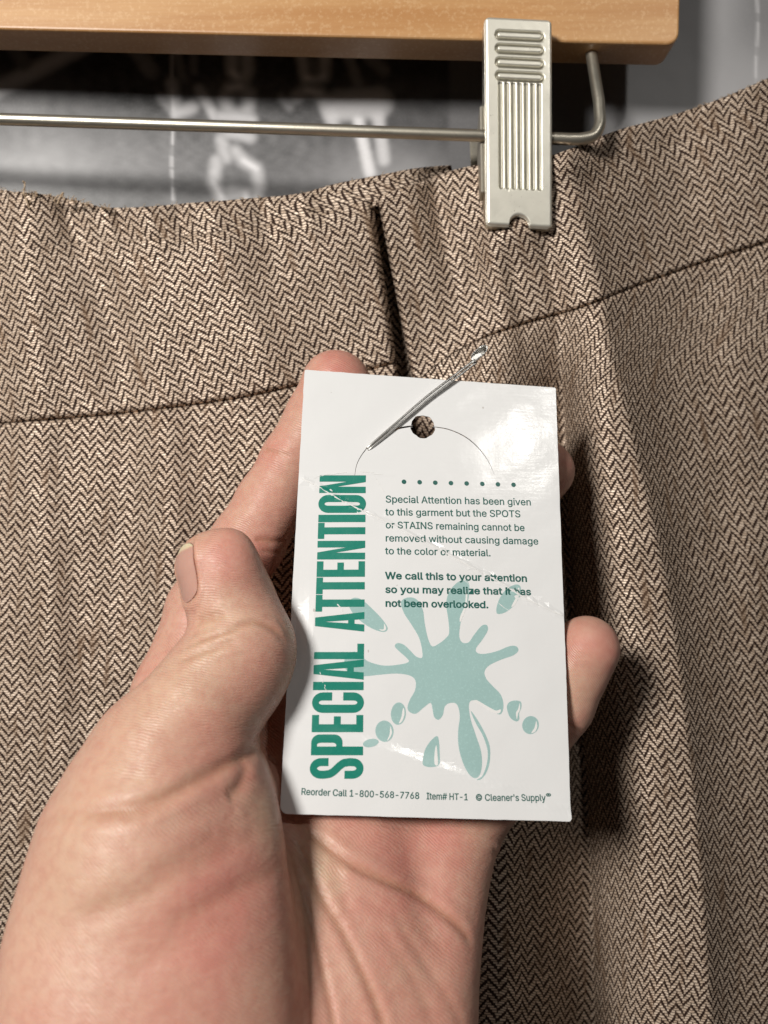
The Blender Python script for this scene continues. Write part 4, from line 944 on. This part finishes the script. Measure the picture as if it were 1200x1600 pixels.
def sdf(p):
    mc = [J[k][0] for k in ('index', 'middle', 'ring', 'little')]
    palm = None
    for i, (a, r) in enumerate(mc):
        t = i / 3; w = WR_I * (1 - t) + WR_L * t
        c = cone(p, a + np.array([0, -0.5, 0]), w, r, 14.5); palm = c if palm is None else smin(palm, c, 9)
    arm = cone(p, np.array([-18.0, 158, -150]), np.array([-12.0, 105, -262]), 25, 30); palm = smin(palm, arm, 18)
    # heel of the hand on the little-finger side
    palm = smin(palm, ellip(p, P(622, 1620, 186), (15, 13, 32), rx=math.radians(-28)), 9)
    # pads under the fingers
    palm = smin(palm, ellip(p, P(640, 1330, 205), (19, 9, 10), rz=math.radians(-24)), 7)
    palm = smin(palm, ellip(p, P(500, 1240, 212), (16, 9, 10), rz=math.radians(-15)), 7)
    then = ellip(p, P(238, 1400, 174), (29.5, 17.5, 44), rx=math.radians(-24), rz=math.radians(-6))
    then = smin(then, ellip(p, np.array([-50.0, 164, -115]), (32, 18, 40), rx=math.radians(-24)), 14)
    then = smin(then, cone(p, TH[0][0], P(235, 1300, 178), 16.5, 20), 10)
    # web of flesh between the thumb root and the index root
    web = cone(p, P(392, 1235, 193), P(330, 1215, 203), 8.0, 13)
    palm = smin(palm, ellip(p, P(520, 1490, 184), (17, 8, 34), rx=math.radians(-30)), 10)
    body = smin(palm, then, 7.5)
    body = smin(body, web, 4.0)
    fin = None
    for k in ('index', 'middle', 'ring', 'little'):
        c = chain(p, J[k], 2.5); fin = c if fin is None else smin(fin, c, 1.2)
    pads = ellip(p, P(528, 606, 228.5), (9.0, 9.0, 10.5), rz=math.radians(35))
    fin = smin(fin, pads, 3)
    d = smin(body, fin, 6)
    th = chain(p, TH, 4.0)
    th = smin(th, ellip(p, P(352, 900, 195), (8.4, 7.4, 12.0), rz=math.radians(-12)), 5)       # pulp of the thumb
    th = smin(th, ellip(p, P(390, 1035, 192.5), (8.4, 8.6, 11.0)), 10)                             # knuckle bulge
    return smin(d, th, 2.6)

def grad(fn, p, e=0.15):
    g = np.empty_like(p)
    for k in range(3):
        o = np.zeros(3); o[k] = e; g[:, k] = fn(p + o) - fn(p - o)
    return g / (np.linalg.norm(g, axis=1)[:, None] + 1e-12)

def trace(px, py, d0=130.0):
    """first point of the hand's surface met through photo point (px, py)"""
    q = np.array([(x, y) for x, y in zip(px, py)], float); D = np.full(len(q), d0)
    ray = np.stack([(q[:, 0] - 600) / F, np.ones(len(q)), (800 - q[:, 1]) / F], 1)
    for _ in range(70): D = D + np.clip(sdf(ray * D[:, None]), -3, 6) * 0.8
    ok = (D < 262); return ray * D[:, None], ok

def poly3(pts, n=8):
    s = spline(pts, n); q, ok = trace(s[:, 0], s[:, 1]); return q[ok]

CREASES = [  # photo polyline, half width mm, depth mm, stain
 ([(396, 694), (420, 703), (455, 712)], .55, .42, .8), ([(402, 702), (430, 712), (452, 718)], .5, .2, .4),
 ([(398, 842), (420, 845), (446, 846)], .7, .5, .9), ([(408, 860), (425, 863), (446, 864)], .6, .25, .5), ([(402, 851), (425, 853), (448, 854)], .5, .2, .3),
 ([(306, 974), (325, 966), (352, 961)], 1.1, .65, .5), ([(291, 1012), (318, 999), (345, 990), (366, 983), (385, 974), (405, 974), (428, 984), (448, 1003)], .8, .5, .8),
 ([(283, 1033), (310, 1020), (342, 1009), (372, 1001)], .9, .5, .6), ([(300, 992), (330, 984), (352, 976)], .8, .25, .3),
 ([(432, 962), (445, 985), (455, 1010)], .6, .15, .2),
 ([(120, 1272), (160, 1268), (205, 1262), (250, 1248), (300, 1224), (345, 1201), (385, 1181), (416, 1164)], 1.5, .75, .75), ([(190, 1280), (230, 1268), (262, 1250), (300, 1232)], 1.2, .3, .25),
 ([(356, 1247), (368, 1236), (378, 1218), (386, 1190)], 1.6, .55, .5), ([(390, 1176), (405, 1150), (418, 1135)], 1.0, .3, .3),
 ([(60, 1290), (90, 1276), (120, 1272)], 1.6, .3, .2),
 ([(110, 1440), (170, 1415), (230, 1392), (300, 1350), (345, 1318), (372, 1290)], 2.2, .35, .35), ([(260, 1450), (330, 1412), (390, 1380), (440, 1358)], 2.0, .35, .35),
 ([(230, 1370), (290, 1335), (340, 1300)], 1.8, .22, .25), ([(200, 1520), (290, 1470), (380, 1425)], 2.4, .25, .2), ([(300, 1370), (360, 1330), (400, 1300)], 1.6, .18, .2),
 ([(455, 1325), (470, 1385), (488, 1450), (505, 1520), (522, 1600), (530, 1660)], .8, .45, .8),
 ([(462, 1312), (482, 1360), (505, 1405), (535, 1455), (562, 1510), (590, 1575), (610, 1640)], 1.0, .6, .9),
 ([(466, 1286), (488, 1308), (515, 1325), (545, 1348), (575, 1363), (612, 1380), (650, 1397), (690, 1425), (722, 1452), (738, 1476)], 1.1, .65, .9),
 ([(540, 1348), (575, 1366), (640, 1392)], .6, .2, .4),
 ([(500, 1300), (520, 1340), (535, 1390), (545, 1440)], 1.4, .25, .15), ([(620, 1440), (660, 1500), (700, 1560), (725, 1610)], 1.2, .2, .2), ([(590, 1450), (640, 1520), (680, 1600)], 1.2, .16, .15),
 ([(470, 1400), (480, 1480), (486, 1560), (488, 1640)], .7, .3, .5), ([(560, 1400), (600, 1425), (650, 1450), (700, 1490)], .8, .12, .15),
 ([(884, 1128), (905, 1142), (918, 1150)], .6, .45, .6), ([(770, 1330), (778, 1342), (772, 1352)], .8, .4, .4), ([(450, 1270), (470, 1290)], 1.0, .4, .6),
]
TONES = [  # photo place, sigma mm, redness, paleness
 (535, 570, 8, .55, 0), (520, 600, 8, .3, 0), (410, 860, 7, .55, 0), (430, 700, 7, .25, .0), (400, 780, 9, .15, .1), (440, 880, 8, .5, 0),
 (350, 850, 7, .35, 0), (380, 905, 7, .35, 0), (300, 845, 5, .0, .4), (400, 1020, 8, .42, 0), (350, 960, 7, -.2, .55), (330, 1010, 9, -.2, .5), (270, 1070, 12, -.1, .45), (220, 1130, 14, 0, .35),
 (340, 1130, 9, .25, 0), (300, 1165, 8, .4, 0), (370, 1120, 9, .1, .15), (180, 1200, 12, .1, .35), (130, 1300, 14, 0, .4), (60, 1400, 18, 0, .4), (250, 1300, 10, .1, .2), (340, 1340, 10, .5, 0), (330, 1470, 13, .55, 0), (390, 1380, 9, .35, 0),
 (240, 1470, 12, .15, .1), (150, 1470, 14, .05, .3), (410, 1260, 5, .0, .6), (400, 1215, 5, .45, 0), (425, 1300, 5, .0, .5), (490, 1330, 6, -.1, .75), (505, 1370, 6, -.1, .75), (475, 1440, 7, 0, .5), (560, 1300, 12, .35, 0), (660, 1300, 12, .4, 0), (720, 1330, 9, .3, .0), (620, 1360, 8, .25, 0), (740, 1290, 6, .0, .4),
 (600, 1450, 10, .3, 0), (690, 1450, 10, .25, .0), (560, 1560, 12, .15, .15), (660, 1570, 14, .2, .1), (430, 1560, 8, .1, .2), (250, 1590, 16, .2, .1),
 (890, 720, 7, .3, 0), (900, 1000, 7, .25, 0), (955, 1020, 6, .45, 0), (890, 1090, 5, -.1, .45), (900, 1060, 5, 0, .2),
]

def build_hand():
    lo = np.array([-112.0, 122.0, -225.0]); hi = np.array([72.0, 252.0, 56.0]); s = 0.72; cs = 4
    n = (np.ceil((hi - lo) / (s * cs)).astype(int)) * cs
    # coarse pass
    nc = n // cs + 1
    g = [lo[k] + np.arange(nc[k]) * s * cs for k in range(3)]
    Pc = np.stack(np.meshgrid(*g, indexing='ij'), -1).reshape(-1, 3); dc = sdf(Pc).reshape(nc)
    full = np.kron(np.where(dc[:-1, :-1, :-1] > 0, 9.0, -9.0), np.ones((cs, cs, cs))).astype(np.float32)
    # corner max spans a coarse cell: refine every cell near the surface
    cell = np.abs(dc[:-1, :-1, :-1]) < s * cs * 2.6
    ci = np.argwhere(cell)
    o = np.stack(np.meshgrid(range(cs), range(cs), range(cs), indexing='ij'), -1).reshape(-1, 3)
    for blk in np.array_split(ci, max(1, len(ci) // 4000)):
        idx = (blk[:, None] * cs + o[None]).reshape(-1, 3); full[idx[:, 0], idx[:, 1], idx[:, 2]] = sdf(lo + idx * s)
    # surface nets
    ins = full < 0
    c = ins[:-1, :-1, :-1].astype(np.int8)
    tot = np.zeros(c.shape, np.int8)
    for a in (0, 1):
        for b in (0, 1):
            for e in (0, 1): tot += ins[a:a + c.shape[0], b:b + c.shape[1], e:e + c.shape[2]]
    act = (tot > 0) & (tot < 8); vi = np.argwhere(act); vid = np.full(c.shape, -1, np.int64); vid[act] = np.arange(len(vi))
    acc = np.zeros((len(vi), 3)); cnt = np.zeros(len(vi))
    corners = [(a, b, e) for a in (0, 1) for b in (0, 1) for e in (0, 1)]
    for A in corners:
        for ax in range(3):
            if A[ax]: continue
            B = list(A); B[ax] = 1; B = tuple(B)
            da = full[vi[:, 0] + A[0], vi[:, 1] + A[1], vi[:, 2] + A[2]]; db = full[vi[:, 0] + B[0], vi[:, 1] + B[1], vi[:, 2] + B[2]]
            m = (da < 0) != (db < 0); t = da[m] / (da[m] - db[m]); q = np.tile(np.array(A, float), (m.sum(), 1)); q[:, ax] += t
            acc[m] += q; cnt[m] += 1
    V = lo + (vi + acc / cnt[:, None]) * s
    Fc = []
    for ax in range(3):
        b, e = (ax + 1) % 3, (ax + 2) % 3
        sl0 = [slice(None)] * 3; sl1 = [slice(None)] * 3; sl0[ax] = slice(0, -1); sl1[ax] = slice(1, None)
        ch = np.argwhere(ins[tuple(sl0)] != ins[tuple(sl1)])
        ok = (ch[:, b] > 0) & (ch[:, e] > 0) & (ch[:, ax] < c.shape[ax]) & (ch[:, b] < c.shape[b]) & (ch[:, e] < c.shape[e]); ch = ch[ok]
        def at(db, de):
            q = ch.copy(); q[:, b] -= db; q[:, e] -= de; return vid[q[:, 0], q[:, 1], q[:, 2]]
        quad = np.stack([at(1, 1), at(0, 1), at(0, 0), at(1, 0)], 1)
        flip = ~ins[ch[:, 0], ch[:, 1], ch[:, 2]]
        quad[flip] = quad[flip][:, ::-1]; Fc.append(quad[(quad >= 0).all(1)])
    Fc = np.concatenate(Fc)
    for _ in range(3):
        d = sdf(V); V = V - grad(sdf, V) * np.clip(d, -1, 1)[:, None]
    Nn = grad(sdf, V)
    front = Nn[:, 1] < 0.75
    disp = np.zeros(len(V)); crease = np.zeros(len(V)); red = np.zeros(len(V)); pale = np.zeros(len(V))
    for pts, w, dep, st in CREASES:
        q = poly3(pts, 7)
        if len(q) < 2: continue
        m = np.where(((V > q.min(0) - 8) & (V < q.max(0) + 8)).all(1) & front)[0]
        if not len(m): continue
        X = V[m]; best = np.full(len(m), 1e9); tt = np.zeros(len(m))
        for i, (a, b) in enumerate(zip(q[:-1], q[1:])):
            ba = b - a; t = np.clip(((X - a) @ ba) / (ba @ ba + 1e-9), 0, 1); dd = np.linalg.norm(X - a - t[:, None] * ba, axis=1)
            u = dd < best; best[u] = dd[u]; tt[u] = (i + t[u]) / (len(q) - 1)
        fade = np.clip(np.minimum(tt, 1 - tt) / 0.14, 0, 1) ** 0.7
        disp[m] += 0.8 * dep * fade * (-np.exp(-(best / w) ** 2) + 0.35 * np.exp(-((best - 2.2 * w) / (1.3 * w)) ** 2))
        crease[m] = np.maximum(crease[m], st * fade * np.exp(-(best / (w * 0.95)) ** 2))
    for px, py, sg, r, pl in TONES:
        q, ok = trace([px], [py])
        if not ok[0]: continue
        e = np.exp(-(((V - q[0]) ** 2).sum(1)) / (sg * sg)); red += r * e; pale += pl * e
    # soft unevenness of flesh
    disp += 0.10 * np.sin(V[:, 0] / 3.7 + np.sin(V[:, 2] / 5.1)) * np.sin(V[:, 2] / 4.3 + V[:, 1] / 6.0)
    # friction ridges: run across each finger, sweep over the palm
    ridge = V[:, 2] * 0.8 + V[:, 0] * 0.6
    def axis_of(q): d = q[-1][0] - q[0][0]; return d / np.linalg.norm(d)
    own = {k: chain(V, J[k][1:], 2.5) for k in J}; own['thumb'] = chain(V, TH, 4.0) - 1.0; own['index'] = own['index'] + 12.0 * (V[:, 1] < 208)
    ramt = np.full(len(V), 1.0); lowest = np.min([own[q] for q in own], axis=0); ramt = 0.55 * sstep(2.6, 5.0, lowest)
    for k in own:
        oth = np.min([own[q] for q in own if q != k], axis=0); near = (own[k] < 2.5) & (own[k] < oth)
        ridge = np.where(near, V @ axis_of(TH if k == 'thumb' else J[k]) + (0.4 * V[:, 0] if k == 'little' else 0), ridge)
    ramt = np.maximum(ramt, sstep(2.3, 0.9, lowest))
    # nail bed: sunk plate under the thumb nail
    dn, un, vn = nail_frame()
    q = V - NAIL_C; a = q @ un; b = q @ vn; e = (np.abs(a) / 7.6) ** 3 + (np.abs(b) / 5.0) ** 3
    near = (np.linalg.norm(q, axis=1) < 13) & (Nn @ dn > -0.1)
    disp[near] += (-0.55 * sstep(1.0, 0.75, e) + 0.40 * np.exp(-((e - 1.45) / 0.5) ** 2) * (a < 5.5))[near]
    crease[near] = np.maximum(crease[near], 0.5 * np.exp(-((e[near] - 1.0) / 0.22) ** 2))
    V = V + Nn * disp[:, None]
    # tidy the lower cut end
    mesh_obj('body', V, Fc, M_SKIN, hand, attrs={'redness': np.clip(red + 0.20, -0.2, 1), 'pale': np.clip(pale * 0.75, 0, 1), 'crease': np.clip(crease * 0.6, 0, 1), 'ridge': ridge, 'ridge_amount': ramt})

NAIL_C = None
def nail_frame():
    global NAIL_C
    u = TH[-1][0] - TH[-2][0]; u = u / np.linalg.norm(u); u = u + np.array([0.08, 0, 0.0]); u /= np.linalg.norm(u)
    d = np.array([-0.66, -0.74, 0.10]); d = d - u * (u @ d); d /= np.linalg.norm(d); v = np.cross(d, u)
    if NAIL_C is None:
        c = TH[-1][0] + u * 0.6 + d * 30.0
        for _ in range(60): c = c - d * float(np.clip(sdf(c[None])[0], -2, 4)) * 0.8
        NAIL_C = c
    return d, u, v

def build_nail():
    d, u, v = nail_frame()
    na, nb = 46, 34
    A = np.linspace(-1, 1, na); B = np.linspace(-1, 1, nb)
    AA, BB = np.meshgrid(A, B, indexing='ij')
    # superellipse outline mapped from the square; free edge longer
    wa = np.sqrt(np.clip(1 - 0.40 * np.abs(BB) ** 2.2, 0, 1)); hb = np.sqrt(np.clip(1 - 0.30 * np.clip(-AA, 0, 1) ** 3 - 0.22 * np.clip(AA, 0, 1) ** 5, 0, 1))
    a = AA * 7.3 * wa + np.where(AA > 0, -0.6 * AA, 0); b = BB * 4.7 * hb
    q = NAIL_C + a[..., None] * u + b[..., None] * v + d * 12.0; q = q.reshape(-1, 3)
    q0 = q.copy()
    for _ in range(60):
        q = q - d * np.clip(sdf(q), -1, 3)[:, None] * 0.8
        q = q0 - d * np.minimum((q0 - q) @ d, 18.0)[:, None]
    af = a.ravel(); bf = b.ravel()
    # beyond the fingertip the nail goes straight on
    h = 0.10 + 0.10 * (1 - (bf / 5.0) ** 2) + 0.15 * sstep(5.2, 7.0, af)
    V = q + d * h[:, None]
    back = V - d * 0.55
    n = na * nb; Fc = [tuple(x) for x in grid_faces(na, nb)] + [tuple(x[::-1]) for x in grid_faces(na, nb, n)]
    ring = list(range(nb)) + [r * nb + nb - 1 for r in range(1, na)] + [(na - 1) * nb + c for c in range(nb - 2, -1, -1)] + [r * nb for r in range(na - 2, 0, -1)]
    for i in range(len(ring)):
        j = (i + 1) % len(ring); Fc.append((ring[j], ring[i], ring[i] + n, ring[j] + n))
    tip = np.concatenate([sstep(5.0, 5.7, af + 0.10 * np.abs(bf)), np.zeros(n)])
    m, nt, b_ = material('nail'); N = NT(nt); co = N.coord('Object')
    c = N.mix(N.noise(co, 130, 2), (0.47, 0.255, 0.205), (0.57, 0.335, 0.265)); c = N.mix(N.attr('tip'), c, (0.68, 0.57, 0.38))
    nt.links.new(c, b_.inputs['Base Color']); b_.inputs['Roughness'].default_value = 0.33; b_.inputs['Subsurface Weight'].default_value = 0.15
    b_.inputs['Subsurface Radius'].default_value = (1, .4, .2); b_.inputs['Subsurface Scale'].default_value = 0.0015
    mesh_obj('nail', np.vstack([V, back]), Fc, m, hand, attrs={'tip': tip})
build_hand()
build_nail()
